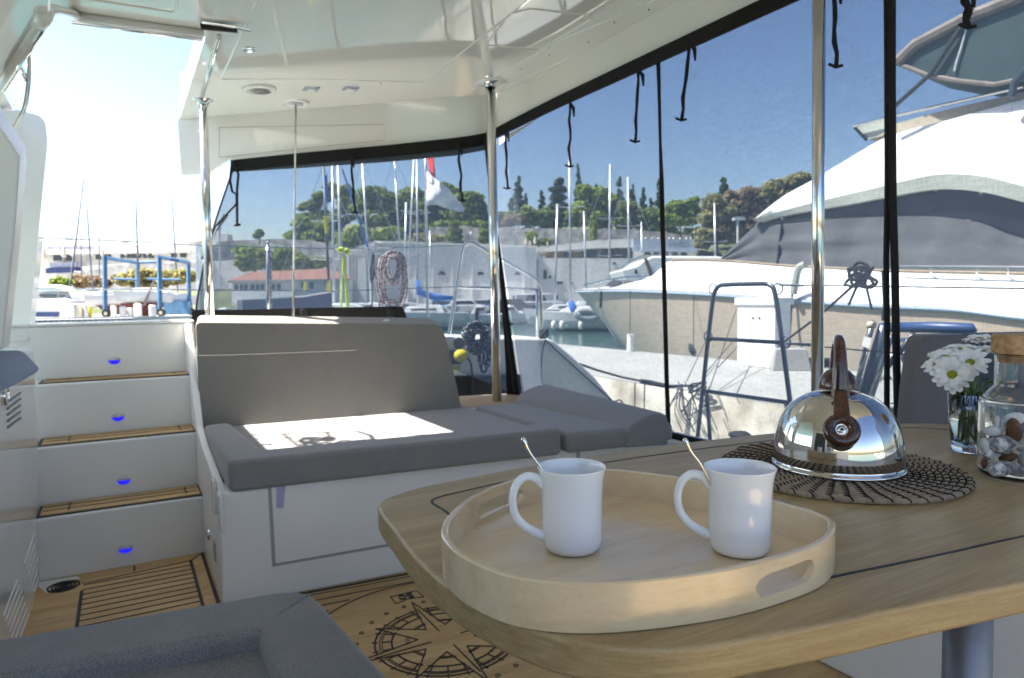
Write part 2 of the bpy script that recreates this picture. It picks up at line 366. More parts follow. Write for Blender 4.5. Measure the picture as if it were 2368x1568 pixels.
def cut(ob, g):
    me = bpy.data.meshes.new('c'); o_ = Vector(ob.get('_o', (0,0,0)))
    me.from_pydata([tuple(v-o_) for v in g.v], [], g.f)
    bm = bmesh.new(); bm.from_mesh(me); bmesh.ops.recalc_face_normals(bm, faces=bm.faces); bm.to_mesh(me); bm.free()
    c = bpy.data.objects.new('c', me); COL.objects.link(c); c.parent = ob.parent
    q = ob.modifiers.new('x','BOOLEAN'); q.object = c; q.operation = 'DIFFERENCE'; q.solver = 'EXACT'
    bpy.context.view_layer.update()
    dg = bpy.context.evaluated_depsgraph_get(); nm = bpy.data.meshes.new_from_object(ob.evaluated_get(dg))
    ob.modifiers.clear(); ob.data = nm
    bpy.data.objects.remove(c); return ob
def text(name, body, size, mtx, mat, parent=None, depth=.001, align='CENTER', outline=None, org=None):
    cu = bpy.data.curves.new(name, 'FONT'); cu.body = body; cu.size = size; cu.extrude = depth; cu.align_x = align; cu.align_y = 'CENTER'
    if outline: cu.fill_mode = 'NONE'; cu.extrude = 0; cu.bevel_depth = outline
    t = bpy.data.objects.new(name, cu); COL.objects.link(t); bpy.context.view_layer.update()
    dg = bpy.context.evaluated_depsgraph_get(); me = bpy.data.meshes.new_from_object(t.evaluated_get(dg))
    bpy.data.objects.remove(t)
    g = G(); g.v = [mtx@v.co for v in me.vertices]; g.f = [tuple(p.vertices) for p in me.polygons]
    return put(name, g, mat, parent)
def frame(o, x, y):
    x = Vector(x).normalized(); y = Vector(y); z = x.cross(y).normalized(); y = z.cross(x); m = Matrix.Identity(4)
    for i in range(3): m[i][0] = x[i]; m[i][1] = y[i]; m[i][2] = z[i]; m[i][3] = o[i]
    return m
HR = Vector((math.cos(yaw), -math.sin(yaw), 0)); HF = Vector((math.sin(yaw), math.cos(yaw), 0))
def facing(pts, d, thick): return G().prism([P(x,y,d=d) for x,y in pts], HF*thick)

# ================================================================== SETTING
struct('water', G().box((-400,-60,-1.3),(500,900,-1.0)), 'water')
gy = lambda px,d: P(px, 700, d=d)
def gpt(px, d, z): v = P(px,700,d=d); return (v.x, v.y, z)
# yard ground on land: front edge of the quay wall, reaching back under the hill
front = [(-500,74),(200,75),(460,76),(620,84),(1000,88),(1500,90),(2600,92)]
g = G(); g.prism([gpt(px,d,-3) for px,d in front]+[gpt(2600,420,-3),gpt(-500,420,-3)], (0,0,2.45)); struct('ground', g, 'asph')
g = G(); g.prism([gpt(-500,73.4,-3),gpt(462,75.4,-3),gpt(462,75.9,-3),gpt(-500,73.9,-3)], (0,0,2.62)); struct('quay_wall_kerb', g, 'quay')
# hillside
rows = []
prof = [(-900,640),(300,600),(480,566),(540,562),(640,560),(700,520),(800,470),(950,455),(1100,470),(1190,485),(1300,478),(1420,478),(1560,488),(1640,480),(1760,450),(1860,430),(2100,430),(2600,500),(3200,560)]
for k,(dd,t) in enumerate([(118,0),(128,.5),(150,.85),(190,1.02),(330,1.0)]):
    row = []
    for x,y in prof:
        top = P(x,y+18,d=150); z = -.5+(top.z+.5)*t; v = P(x,700,d=dd); row.append(Vector((v.x,v.y,z+math.sin(x*.013+k)*.5*t)))
    rows.append(row)
struct('hillside', G().grid(rows), 'scrub', smooth=True)
# near quay on the right
gq = G(); gq.box((5.95,-30,-1.6),(9.15,60,-.1))
q = struct('quay', gq, 'quay', bevel=.03)
gf = G(); rows=[]
for j in range(15):
    z = -.13-j*.1
    rows.append([Vector((5.93-.02*(1+math.sin(i*.31+j*.7))-.035*rnd.random()*(j>0), -6+i*.12, z)) for i in range(220)])
struct('quay_wall', gf.grid(rows), 'quayf', smooth=True)

# ================================================================== THE BOAT WE SIT ON
cat = thing('catamaran', 'white catamaran cockpit with teak floor, steps and hardtop that frames the whole view', 'catamaran')
def seam(g, a, b, w=.006, z=.0, h=.0016):
    a, b = Vector((a[0],a[1],0)), Vector((b[0],b[1],0)); t = (b-a).normalized(); n = Vector((-t.y,t.x,0))*w/2
    return g.prism([(*(a-n).xy,z),(*(b-n).xy,z),(*(b+n).xy,z),(*(a+n).xy,z)], (0,0,h))
# floor
fl = put('floor', G().plan([(-.40,-2.3),(1.70,-2.3),(1.70,2.5),(.275,2.6),(.275,3.10),(-.40,3.10)], -.06, 0), 'teakp', cat)
g = G()
for i in range(34):
    y = 2.915-.047*i; seam(g, (-.165,y), (.195,y), .005)
seam(g,(.197,2.97),(.197,1.0),.011); seam(g,(-.168,2.86),(-.168,1.0),.011); seam(g,(.245,3.03),(.245,2.45),.012)
seam(g,(-.168,2.93),(.197,2.965),.005); seam(g,(.0,2.97),(.0,3.02),.008); seam(g,(.197,2.965),(.245,3.03),.005)
seam(g,(.25,2.435),(1.63,2.315),.014)
cc = Vector((.815,1.862)); RC = .435
for i,y in enumerate([2.385,2.36,2.31,2.26,2.21,2.16,2.11,2.06,2.01,1.96,1.91,1.86,1.81,1.76,1.71,1.66,1.61,1.56,1.51,1.46,1.41,1.36]):
    sk = -.085; dy = abs(y-cc.y-.0)
    if dy < RC:
        h = math.sqrt(RC*RC-dy*dy); seam(g,(.26,y+sk*(.26-.815)),(cc.x-h,y+sk*(cc.x-h-.815)),.0045); seam(g,(cc.x+h,y+sk*(cc.x+h-.815)),(1.62,y+sk*(1.62-.815)),.0045)
    else: seam(g,(.26,y+sk*(.26-.815)),(1.62,y+sk*(1.62-.815)),.0045)
def arc(g, c, r, a0, a1, w, n=72):
    for i in range(n):
        a, b = a0+(a1-a0)*i/n, a0+(a1-a0)*(i+1)/n
        seam(g,(c[0]+r*math.cos(a),c[1]+r*math.sin(a)),(c[0]+r*math.cos(b),c[1]+r*math.sin(b)),w)
arc(g, cc, RC, 0, 2*math.pi, .005, 90)
put('deck_caulking', g, 'caulk', cat)
# compass rose
g = G()
star = []
for k in range(16):
    a = math.pi/2 + k*math.pi/8; r = (.285 if k%4==0 else .235) if k%2==0 else .085
    star.append((cc.x+r*math.cos(a), cc.y+r*math.sin(a)))
for k in range(16): seam(g, star[k], star[(k+1)%16], .0042)
for k in range(4):
    a = math.pi/2*(k+1)+.035; seam(g,(cc.x+.05*math.cos(a),cc.y+.05*math.sin(a)),(cc.x+.225*math.cos(a-.02),cc.y+.225*math.sin(a-.02)),.004)
def broken(r, w):
    n = 144
    for i in range(n):
        a, b = 2*math.pi*i/n, 2*math.pi*(i+1)/n; md = ((a+b)/2-math.pi/2)%(math.pi/4); md = min(md, math.pi/4-md)
        card = abs(((a+b)/2-math.pi/2)%(math.pi/2)-math.pi/4) > math.pi/8; lim = (.285-r)/(.285-.085)*.12+.02 if card else (.235-r)/(.15)*.10
        if md > max(lim,.0): seam(g,(cc.x+r*math.cos(a),cc.y+r*math.sin(a)),(cc.x+r*math.cos(b),cc.y+r*math.sin(b)),w)
broken(.213,.0055); broken(.199,.003); broken(.192,.003); broken(.163,.0055)
for k in range(16):
    for off in (.13,-.13) if k%2==0 else (0,):
        a = math.pi/2+k*math.pi/8+off+ (0 if k%2==0 else 0)
        seam(g,(cc.x+.163*math.cos(a),cc.y+.163*math.sin(a)),(cc.x+.190*math.cos(a),cc.y+.190*math.sin(a)),.0045)
        seam(g,(cc.x+.205*math.cos(a),cc.y+.205*math.sin(a)),(cc.x+.223*math.cos(a),cc.y+.223*math.sin(a)),.0045)
        arc(g,(cc.x+.268*math.cos(a),cc.y+.268*math.sin(a)),.0065,0,2*math.pi,.0028,10)
    if k%2:
        a = math.pi/2+k*math.pi/8; arc(g, cc, .112, a-.2, a+.2, .0028, 6); arc(g, cc, .119, a-.22, a+.22, .0028, 6)
rb = [(-.05,.30),(-.048,.362),(.05,.362),(.052,.30),(.0,.313)]
for k in range(5): seam(g,(cc.x+rb[k][0],cc.y+rb[k][1]),(cc.x+rb[(k+1)%5][0],cc.y+rb[(k+1)%5][1]),.0035)
ro = put('compass_rose', g, 'caulk', cat)
text('rose_numeral', '50', .055, frame((cc.x,cc.y+.338,.001),(-1,0,0),(0,-1,0)), 'caulk', ro, outline=.0015)
text('rose_lettering', 'he', .085, frame((cc.x-.30,cc.y+.17,.001),(.55,.83,0),(-.83,.55,0)), 'caulk', ro, outline=.0017)
# drain
g = G(); dc = P(147,1357,z=0.0)
for r in (.052,.040,.028,.016,.006): g.lathe([(r,.001),(r,.004),(r-.006,.004),(r-.006,.001)], dc, 28)
put('floor_drain', g, 'rubber', cat)
put('floor_margin', G().plan([tuple(P(x,y,z=.0).xy) for x,y in [(80,1350),(108,1372),(120,1362),(172,1340),(186,1338),(178,1333),(100,1345)]], .0005,.0012), 'gelmat', cat)
# staircase: three steps, each a white block with teak tread and courtesy light
Y1,Y2,Y3,Y4 = 3.045,3.235,3.43,3.60
Z1,Z2,Z3,Z4 = .235,.47,.70,.935
def light_at(px, py, y):
    v = P(px,py,y=y); c = G(); n = 20
    c.add([v+Vector((.026*math.cos(math.pi*i/n), -.006-.016*math.sin(math.pi*i/n)**.5, .018*math.sin(math.pi*i/n)+.0)) for i in range(n+1)]+[v+Vector((.026*math.cos(math.pi*i/n), .002, .018*math.sin(math.pi*i/n))) for i in range(n+1)],
          [tuple(range(n+1)), tuple(range(n+1,2*n+2))]+[(i,i+1,n+2+i,n+1+i) for i in range(n)]+[(n,0,n+1,2*n+1)])
    b = G(); b.add([v+Vector((.023*math.cos(math.pi+math.pi*i/n), -.003-.004*math.sin(math.pi*i/n), -.017*math.sin(math.pi*i/n)-.0005)) for i in range(n+1)]+[v+Vector((.023*math.cos(math.pi+math.pi*i/n), .002, -.017*math.sin(math.pi*i/n)-.0005)) for i in range(n+1)],
          [tuple(range(n+1)), tuple(range(n+1,2*n+2))]+[(i,i+1,n+2+i,n+1+i) for i in range(n)]+[(n,0,n+1,2*n+1)])
    return c, b
for (ya,yb,z0,z1,lp) in ((Y1,3.9,-.02,Z1,(290,1268)),(Y2,3.9,Z1-.02,Z2,(286,1110)),(Y3,3.9,Z2-.02,Z3,(273,964)),(Y4,3.86,Z3-.02,Z4,(264,833))):
    st = put('staircase_step' if z1<.9 else 'coaming', G().box((-.6,ya,z0),(.285 if z1<.9 else .30,yb,z1)), 'gelmat', cat, bevel=.012, seg=3)
    if z1 < .9:
        nb = dict(zip((Z1,Z2,Z3),(Y2,Y3,Y4)))[z1]
        put('tread_caulking', G().plan([(-.315,ya+.012),(.262,ya+.005),(.262,nb-.003),(-.315,nb-.003)], z1, z1+.003), 'caulk', st)
        t = put('teak_tread', G().plan([(-.300,ya+.024),(.250,ya+.017),(.250,nb-.010),(-.300,nb-.010)], z1+.001, z1+.007), 'teakp', st, bevel=.001)
        g = G(); seam(g,(-.21,ya+.05),(-.21,nb-.03),.007,z1+.007); seam(g,(.20,ya+.05),(.20,nb-.03),.007,z1+.007)
        for s_ in (.35,.7): seam(g,(-.295,ya+.02+(nb-ya-.03)*s_),(.245,ya+.015+(nb-ya-.03)*s_),.003,z1+.007)
        put('tread_seam', g, 'caulk', st)
    c, b = light_at(*lp, ya-.001)
    put('light_cap', c, 'gel', st, smooth=True); put('light_lens', b, 'blight', st, smooth=True)
put('deck_sill', G().box((-.6,3.60,Z4),(.30,3.87,Z4+.012)), 'gel', cat, bevel=.004)
put('latch_plate', G().box((-.42,3.590,.875),(-.355,3.599,.895)), 'gel', cat, bevel=.003)
# cheek between stairs and seat
put('side_panel', G().prism([(.285,2.456,0),(.285,3.9,0),(.285,3.9,.93),(.285,3.55,.93),(.285,3.2,.50),(.285,3.0,.45),(.285,2.456,.388)], (-.028,0,0)), 'gelmat', cat, bevel=.006)
# seat base
n_, p0_ = plane3((.27,2.447,0),(2.12,2.30,0),(.27,2.447,1))
sb = put('seat_base', G().plan([(.2545,2.445),(2.12,2.30),(2.12,3.3),(1.7,3.65),(.30,3.75),(.30,2.6),(.2545,2.6)], 0, .39), 'gelmat', cat, bevel=.008, seg=3)
def fp(px,py,off=0): v = PP(px,py,n_,p0_); return v+Vector((-.079,-.997,0))*off
pn = [fp(618,1120),fp(629,1305),fp(1000,1240),fp(1330,1180),fp(1330,1000)]
gz = G().prism([fp(618,1120,.0005),fp(629,1310,.0005),fp(1000,1245,.0005),fp(1340,1186,.0005),fp(1340,1000,.0005)], (-.0001,-.003,0))  # grey strip stands for the shade in the groove round the panel
put('gap_shade_strip', gz, simple('gap_shade',(.36,.37,.39),.6), sb)
put('locker_panel', G().prism([v+Vector((-.0008,-.010,0)) for v in [fp(626,1120),fp(636,1302),fp(1000,1238),fp(1330,1178),fp(1330,1000)]], (.0006,.007,0)), 'gelmat', sb, bevel=.003)
for x in (648,1278,1362):
    put('velcro_tape', G().prism([fp(x-8,1100,.013),fp(x+12,1100,.013),fp(x+6,1172 if x<700 else 1060,.013),fp(x-10,1172 if x<700 else 1060,.013)], (0,-.002,0)), 'tape', sb)
# things on the cheek panel
def ck(px,py,off=.0): v = P(px,py,x=.257-off); return v
for a,b in (((493,1108),(497,1188)),((508,1142),(512,1228))):
    p_, q_ = ck(*a,.008), ck(*b,.008)
    put('gas_lid', G().box((.243,p_.y-.028,q_.z),(.257,p_.y+.022,p_.z)), 'gel', cat, bevel=.008, seg=3)
v = ck(484,1236); put('power_socket', G().lathe([(.02,-.001),(.021,.004),(.017,.009),(.010,.010),(.009,.003),(0,.003)], v, 20, Matrix.Rotation(R(-90),3,'Y')), 'steel', cat, smooth=True)
p_ = ck(498,1272); put('vent_grille', G().box((.251,p_.y-.028,p_.z-.035),(.257,p_.y+.022,p_.z+.035)), 'alu', cat, bevel=.002)
# cabin end of the cockpit with its dark windows and door
cw = put('cabin_wall', G().box((-1.5,-.6,0),(-1.32,1.2,2.08)), 'gelmat', cat)
put('cabin_corner', G().box((-1.5,-2.4,0),(-1.32,-.6,.9)), 'gelmat', cat)
for y0,y1,z0,z1 in ((-.5,.0,.9,1.7),(.15,.95,.15,1.9)): put('cabin_window', G().box((-1.325,y0,z0),(-1.31,y1,z1)), 'win', cw, bevel=.003)
# left bulkhead
zt = P(76,803,x=-.31).z
wl = put('bulkhead', G().box((-1.2,1.0,-.02),(-.31,3.30,zt)), 'gel', cat, bevel=.02, seg=3)
g = G()
for k in range(5): g.tube([P(17,930+14.6*k,x=-.3095), P(47,908+14.6*k,x=-.3095)], .004, 6)
put('vent_slot', g, simple('slot_grey',(.16,.17,.20),.6), wl)
g = G()
for k in range(8):
    x = 57+4.6*k; y = 1302+13*k
    if x < 92: g.tube([P(x,y,x=-.3095), P(x+24*(1-k*.05),y-72*(1-k*.02),x=-.3095)], .0022, 6)
for k in range(7): g.tube([P(9+4.5*k,1421+13*k,x=-.3095), P(40+4.5*k,1341+13*k,x=-.3095)], .0022, 6)
put('slanted_slit', g, 'gel', wl)  # rows of thin slanted gelcoat tubes on the bulkhead face
g = G(); g.lathe([(.030,0),(.031,.006),(.024,.010),(.022,.002),(0,.002)], P(10,915,x=-.31)+Vector((0,0,0)), 24, Matrix.Rotation(R(90),3,'Y')); put('ring_pull', g, 'steel', wl, smooth=True)
Fp = [(-120,120),(0,292),(46,362),(45,385),(38,500),(6,808),(-120,840)]; Bp = [(-120,60),(0,245),(59,340),(62,370),(43,600),(22,800),(-120,840)]
put('bulkhead_pillar', G().prism([P(x,y,y=2.2) for x,y in Fp], None, [P(x,y,y=2.62) for x,y in Bp]), 'gelmat', cat, bevel=.006)
put('side_fin', G().prism([P(*p_,y=4.5) for p_ in [(-60,240)]+[tuple(v) for v in rcorner([(30,252),(104,270),(110,330),(66,775)],[10,26,10,6],5)][1:]+[(-60,790)]], (-.02,.5,0)), 'gel', cat, bevel=.03, seg=4)
# hardtop
ZC = lambda x: 2.08+.09*max(0,x-.335)
hl = [(-2.2,-.3),(.335,-.3),(.335,3.0),(-.46,3.0),(-.46,4.8),(-2.2,4.8)]
hr = [(.335,-.3),(2.03,-.3),(2.03,3.3),(1.98,3.55),(1.88,3.64),(.335,4.42)]
g = G().prism([(x,y,2.08) for x,y in hl], (0,0,.13)); g.prism([(x,y,ZC(x)) for x,y in hr], (0,0,.13))
ht = put('hardtop', g, 'ceil', cat)
nD, pD = plane3((.5,4.33,0),(1.75,3.70,0),(.5,4.33,1))
lip = [(419,404),(478,404),(528,370),(700,357),(900,339),(1040,324),(1092,317)]
path = [PP(x,y,nD,pD) for x,y in lip]
zc_ = path[-1].z
path += [P(1128,311,x=1.93),P(1152,300,x=1.98),P(1185,283,x=2.01),P(1230,260,x=2.03),P(1300,225,x=2.04)]
ze_ = path[-1].z
path += [Vector((2.04,2.2,ze_)),Vector((2.04,.8,ze_)),Vector((2.04,-.3,ze_))]
def off(i, d):
    a = path[max(0,i-1)]; b = path[min(len(path)-1,i+1)]; t = (b-a); t.z = 0; t.normalize(); return Vector((t.y,-t.x,0))*-d
rows = [[],[],[],[]]
for i,p_ in enumerate(path):
    o_ = off(i,.03); inn = off(i,-.05)
    zt_ = ZC(p_.x)+.13
    rows[0].append(Vector((p_.x,p_.y,ZC(p_.x)+.03))+inn*.35); rows[1].append(Vector((p_.x,p_.y,min(ZC(p_.x)-.02,p_.z+.12)))+inn*.12); rows[2].append(p_.copy()); rows[3].append(p_+o_)
rows.append([v+Vector((0,0,zt_-v.z)) for v in rows[3]])
put('hardtop_fascia', G().grid(rows), 'ceil', ht, smooth=True, bevel=.004)
# fascia access panel
pa = [PP(x,y,nD,pD)+Vector((-.45,-.89,0))*.022 for x,y in ((510,297),(890,290),(890,326),(510,366))]
gp = G(); gp.tube(pa+[pa[0]], .0022, 6); put('panel_seam', gp, simple('seam_grey',(.42,.40,.36),.6), ht)
# grooves and fittings on the ceiling
nC, pC = plane3((.335,0,2.08),(.335,1,2.08),(1.335,0,2.17))
def cp(px,py,dz=0): v = PP(px,py,nC,pC); v.z += dz; return v
def flat(px,py,dz=0): v = P(px,py,z=2.08); v.z += dz; return v
groove = simple('groove_shade', (.55,.52,.46), .3)
g = G()
for a in ([(608,-30),(511,182),(760,184),(980,190)],[(980,190),(1210,10),(1260,-30)],[(1130,95),(1180,32),(1225,20),(1368,36),(1366,44),(1245,115),(1122,104),(1130,95)],[(1060,225),(1300,90),(1560,-20)],[(1090,232),(1460,72),(1720,-10)]):
    g.tube([cp(x,y,.001) for x,y in a], .0055, 6)
g.tube([flat(x,y,.001) for x,y in [(330,-20),(412,-20),(408,22),(398,27),(180,-6)]], .0055, 6)
put('ceiling_groove', g, 'ceil', ht)
g = G()
for x,y in ((880,193),(1270,128),(1060,237),(1270,110),(1420,52),(1360,97),(1205,160),(1500,22),(1585,0)): g.ball(cp(x,y), .004, 8, 5)
put('screw_head', g, 'rubber', ht)['kind'] = 'stuff'
def disc(px,py,prof,mat,name,par=ht): return put(name, G().lathe(prof, cp(px,py), 36, Matrix.Rotation(R(-5),3,'Y')), mat, par, smooth=True)
disc(599,205,[(.085,0),(.083,-.010),(.066,-.016),(.062,-.010),(0,-.008)],'gel','ceiling_speaker')
g = G(); c_ = cp(599,207)
for i in range(-6,7):
    x = i*.0085; h = math.sqrt(max(0,.052**2-x*x)); g.box((c_.x+x-.002,c_.y-h,c_.z-.0135),(c_.x+x+.002,c_.y-.008 if abs(i)<2 else c_.y+h,c_.z-.0095))
    if abs(i)<2: g.box((c_.x+x-.002,c_.y+.008,c_.z-.0135),(c_.x+x+.002,c_.y+h,c_.z-.0095))
put('speaker_grille', g, simple('grille_grey',(.20,.19,.18),.7), ht)
disc(576,113,[(.030,0),(.029,-.005),(.018,-.010),(.015,-.004),(0,-.003)],'steel','deck_fitting')
for x in (719,810):
    c_ = cp(x,205); lb = put('ceiling_light', G().box((c_.x-.038,c_.y-.038,c_.z-.006),(c_.x+.038,c_.y+.038,c_.z+.004)), 'alu', ht, bevel=.004)
    put('light_window', G().box((c_.x-.018,c_.y-.018,c_.z-.009),(c_.x+.018,c_.y+.018,c_.z-.005)), 'gel', ht)
c_ = cp(684,238); put('wire_recess', G().lathe([(.075,.0),(.072,-.008),(.055,-.010),(.045,.0),(.0,.0)], c_, 24), 'gel', ht, smooth=True)
g = G().tube([c_+Vector((-.035,0,-.006)),c_+Vector((.035,0,-.006))],.008,8); put('wire_toggle', g, 'steel', ht)
g = G().tube([c_, P(677,760,y=3.62)], .0055, 8); put('support_wire', g, 'steel', cat, smooth=True)
# roof latch
g = G().box(flat(466,48)-Vector((0,.01,.02)), flat(545,62)+Vector((0,.015,-.002))); put('roof_latch', G().tube([flat(464,54,-.012),flat(548,62,-.012)],.012,10), 'rubber', ht)
put('latch_rod', G().tube([flat(466,46,-.008),flat(545,60,-.006),flat(580,65,-.01)],.006,8), 'steel', ht)
# tubes round the side opening
lo = lambda x,y,z=1.74: P(x,y,z=z)
put('door_header', G().plan([(-.50,3.6),(-.31,2.78),(-.145,2.11),(-.12,2.05),(-.09,1.7),(-.09,1.2),(-2.1,1.2),(-2.1,3.6)],1.74,1.80), 'ceil', cat, bevel=.01)
put('opening_tube', G().tube([lo(x,y,1.73) for x,y in ((-60,290),(0,203),(97,52))],.014,12), 'gel', ht, smooth=True)
put('opening_tube', G().tube(spline([lo(90,62),lo(104,37),P(120,24,z=1.85),flat(175,30,-.01)],6),.018,12), 'gel', ht, smooth=True)
put('opening_tube', G().tube([flat(x,y,-.012) for x,y in ((160,28),(470,71))],.016,12), 'gel', ht, smooth=True)
put('opening_track', G().tube([flat(x,y,-.024) for x,y in ((165,36),(468,77))],.008,8), 'steel', ht, smooth=True)
put('opening_track', G().tube([lo(x,y,1.72) for x,y in ((8,208),(96,70))],.007,8), 'steel', ht, smooth=True)
put('drip_rail', G().tube([cp(x,y,-.01) for x,y in ((507,80),(461,243))],.009,8), 'steel', ht, smooth=True)
put('grab_rail', G().tube(spline([P(x,y,y=3.15) for x,y in ((69,112),(66,185),(57,248),(38,285),(10,330))],4),.008,8), 'steel', cat, smooth=True)
put('grab_rail', G().tube([P(x,y,y=3.15) for x,y in ((42,140),(64,192))],.008,8), 'steel', cat, smooth=True)
# unseen rail added over the side opening to cast bar shadows on the seat
def up_(u, v, z): a = P(404.5+.2948*u, 693.4+.2948*v, z=.475); return a+SUN*((z-.475)/SUN.z)
fr_ = put('shadow_rail', G().tube([up_(440,1060,2.5),up_(860,1048,2.5),up_(1190,1036,2.5),up_(1430,1030,2.5),up_(1530,1060,2.5),up_(1640,1200,2.5)],.011,8), 'steel', cat, smooth=True)
for a,b in (((500,1092),(1180,1072)),((850,1050),(1050,1215)),((1190,1040),(1225,1085)),((560,990),(2300,1045)),((1440,912),(1880,905)),((1600,1060),(2300,1050))): put('shadow_rail_bar', G().tube([up_(*a,2.5),up_(*b,2.5)],.008 if a[0]!=560 else .005,8), 'steel', fr_)
g = G(); q = random.Random(8)
for k in range(11):
    cx, cy, rr_ = q.uniform(1020,1500), q.uniform(1080,1160), q.uniform(20,50)
    g.tube([up_(cx+rr_*1.3*math.cos(a),cy+rr_*.55*math.sin(a),2.5+.03*math.sin(a*2)) for a in [i*.6 for i in range(11)]],q.uniform(.008,.016),6,True)
for cx,cy,rx,ry in ((1430,1110,80,16),): g.ball(up_(cx,cy,2.5),(rx*.00075,ry*.0024,.03),14,8,.25,int(cx))
put('shadow_rail_lines', g, 'drope', fr_)  # unseen loops added for the blotchy part of the seat shadow
# poles
def pole(a, b, r, flange=True):
    p_ = put('support_pole', G().tube([a,b],r,24), 'steel', cat, smooth=True)
    if flange: put('pole_flange', G().lathe([(r*1.05,-.03),(r*1.3,-.02),(r*1.35,-.006),(r*2.3,-.003),(r*2.3,.0)], b, 28), 'steel', p_, smooth=True)
pole(P(487,790,y=3.62), P(469,231,y=3.62), .0205)
b_p = P(1149,940,y=3.37); r_t = P(1134,219,y=3.37); t_p = Vector((r_t.x,3.37,ZC(r_t.x)-.001)); pole(b_p, t_p, .0262)
put('pole_plate', G().lathe([(.0,-.004),(.085,-.003),(.088,.0)], t_p, 32, Matrix.Rotation(R(-5),3,'Y')), 'gel', ht, smooth=True)
a_ = P(1889,1010,x=1.86); b_ = Vector((P(1893,0,x=1.86).x,a_.y+.0,2.21)); b_.y = P(1893,0,x=1.86).y; pole(a_, P(1893.3,-60,x=1.86), .0185, False)
# transom, sill, shaded niche behind the seat
tr = put('transom', G().prism([P(x,y,y=4.3) for x,y in [(960,779),(1187,780),(1268,782),(1285,790),(1330,828),(1378,873),(1420,926),(1440,975),(960,975)]], (.0,.5,0)), 'gelmat', cat, bevel=.03, seg=4)
put('niche_shade_box', G().prism([P(x,y,y=4.2) for x,y in [(1035,872),(1205,866),(1215,935),(1040,935)]], (0,.08,0)), 'black', cat)  # near-black box stands for the shade inside the niche
put('aft_sill', G().plan([(1.50,3.30),(2.0,3.05),(2.05,3.62),(1.50,3.78)], .33,.445), 'gelmat', cat, bevel=.01)
put('sill_teak', G().plan([(1.50,3.32),(2.0,3.07),(2.04,3.58),(1.50,3.74)], .445,.449), 'teak', cat)
put('deck_side', G().plan([(.33,3.9),(1.5,3.8),(1.5,4.6),(.33,4.8)], -.2,.55), 'gelmat', cat, bevel=.01)
put('outer_coaming', G().plan([(2.19,-.5),(2.36,-.5),(2.36,3.3),(2.19,3.3)], -.6,.36), 'gelmat', cat, bevel=.02)
put('platform_deck', G().plan([(2.3,-.5),(3.15,-.5),(3.15,3.4),(2.3,3.4)], -.7,-.08), 'teak', cat, bevel=.01)
put('hull_plug_hole', G().lathe([(.0,.004),(.040,.003),(.043,.0),(.043,-.01)], P(1061,794,y=4.3), 24, Matrix.Rotation(R(90),3,'X')), simple('hole_grey',(.07,.075,.07),.5), tr, smooth=True)
# stern gate of bent tube
gp_ = lambda x,y: P(x,y,x=2.9)
g = G().tube(spline([gp_(*p_) for p_ in ((1606,1075),(1612,1015),(1624,905),(1637,783),(1647,700),(1652,676),(1662,662),(1680,658.5),(1730,657),(1768,656.5),(1783,662),(1792,682),(1808,790),(1826,927),(1838,1020))],4), .0125, 10)
gt = put('stern_gate', g, 'dsteel', cat, smooth=True)
put('gate_rung', G().tube([gp_(1637,783),gp_(1807,792)],.011,8), 'dsteel', gt, smooth=True)
put('gate_rung', G().tube([gp_(1623,903),gp_(1822,931)],.011,8), 'dsteel', gt, smooth=True)
put('gate_brace', G().tube([gp_(1632,905),gp_(1638,960),gp_(1644,1060)],.012,8), 'dsteel', gt, smooth=True)
put('gate_brace', G().tube([gp_(1817,930),gp_(1830,1000)],.012,8), 'dsteel', gt, smooth=True)
for a,b in (((1796,659),(2420,668)),((1818,795),(2420,848))):
    lw = put('lifeline', G().tube([gp_(*a),gp_(*b)],.0035,6), 'drope', cat)
    put('lifeline_end', G().tube([gp_(a[0]+8,a[1]),gp_(a[0]+60,a[1]+1.5)],.0065,6), 'dsteel', lw)
for c_ in ((1648,668),(1637,778),(1798,668),(1816,792)):
    v = gp_(*c_); put('gate_ring', G().tube([v+Vector((0,.03*math.cos(t*.7),.03*math.sin(t*.7))) for t in range(9)], .004, 6, True), 'dsteel', gt)
# side pulpit and stanchions on the far rail
yp = 4.62; pp = lambda x,y: P(x,y,y=yp)
pu = put('pulpit', G().tube(spline([pp(*p_) for p_ in ((1038,775),(1041,757),(1056,660),(1068,580),(1074,568),(1090,562),(1130,584),(1166,604),(1230,641),(1243,654),(1249,668),(1251,722),(1252,785))],5), .0125, 10), 'steel', cat, smooth=True)
put('pulpit_rail', G().tube([pp(1056,664),pp(1247,670)],.0115,8), 'steel', pu, smooth=True)
put('pulpit_leg', G().tube([pp(1241,668),pp(1242,782)],.0125,8), 'steel', pu, smooth=True)
ys = 4.55
sx = put('stanchion', G().tube([P(619.5,770,y=ys),P(619.5,564,y=ys)],.0125,10), 'steel', cat, smooth=True); put('stanchion_cap', G().ball(P(619.5,563,y=ys),.015), 'steel', sx, smooth=True)
put('stanchion_line', G().tube([P(628,780,y=ys),P(625,580,y=ys)],.006,6), 'rrope', sx)
for pts in ([(60,549),(250,556),(430,566),(620,572),(770,575),(900,573),(1070,568)],[(60,668),(300,670),(620,672),(764,674),(900,669),(1056,663)]):
    put('guard_wire', G().tube([P(x,y,y=ys) for x,y in pts],.0035,6), 'steel', cat)
# bench and its locker on the near right, platform lamp etc
put('bench_locker', G().box((1.645,-.8,0),(2.12,1.42,.40)), 'gelmat', cat, bevel=.015)

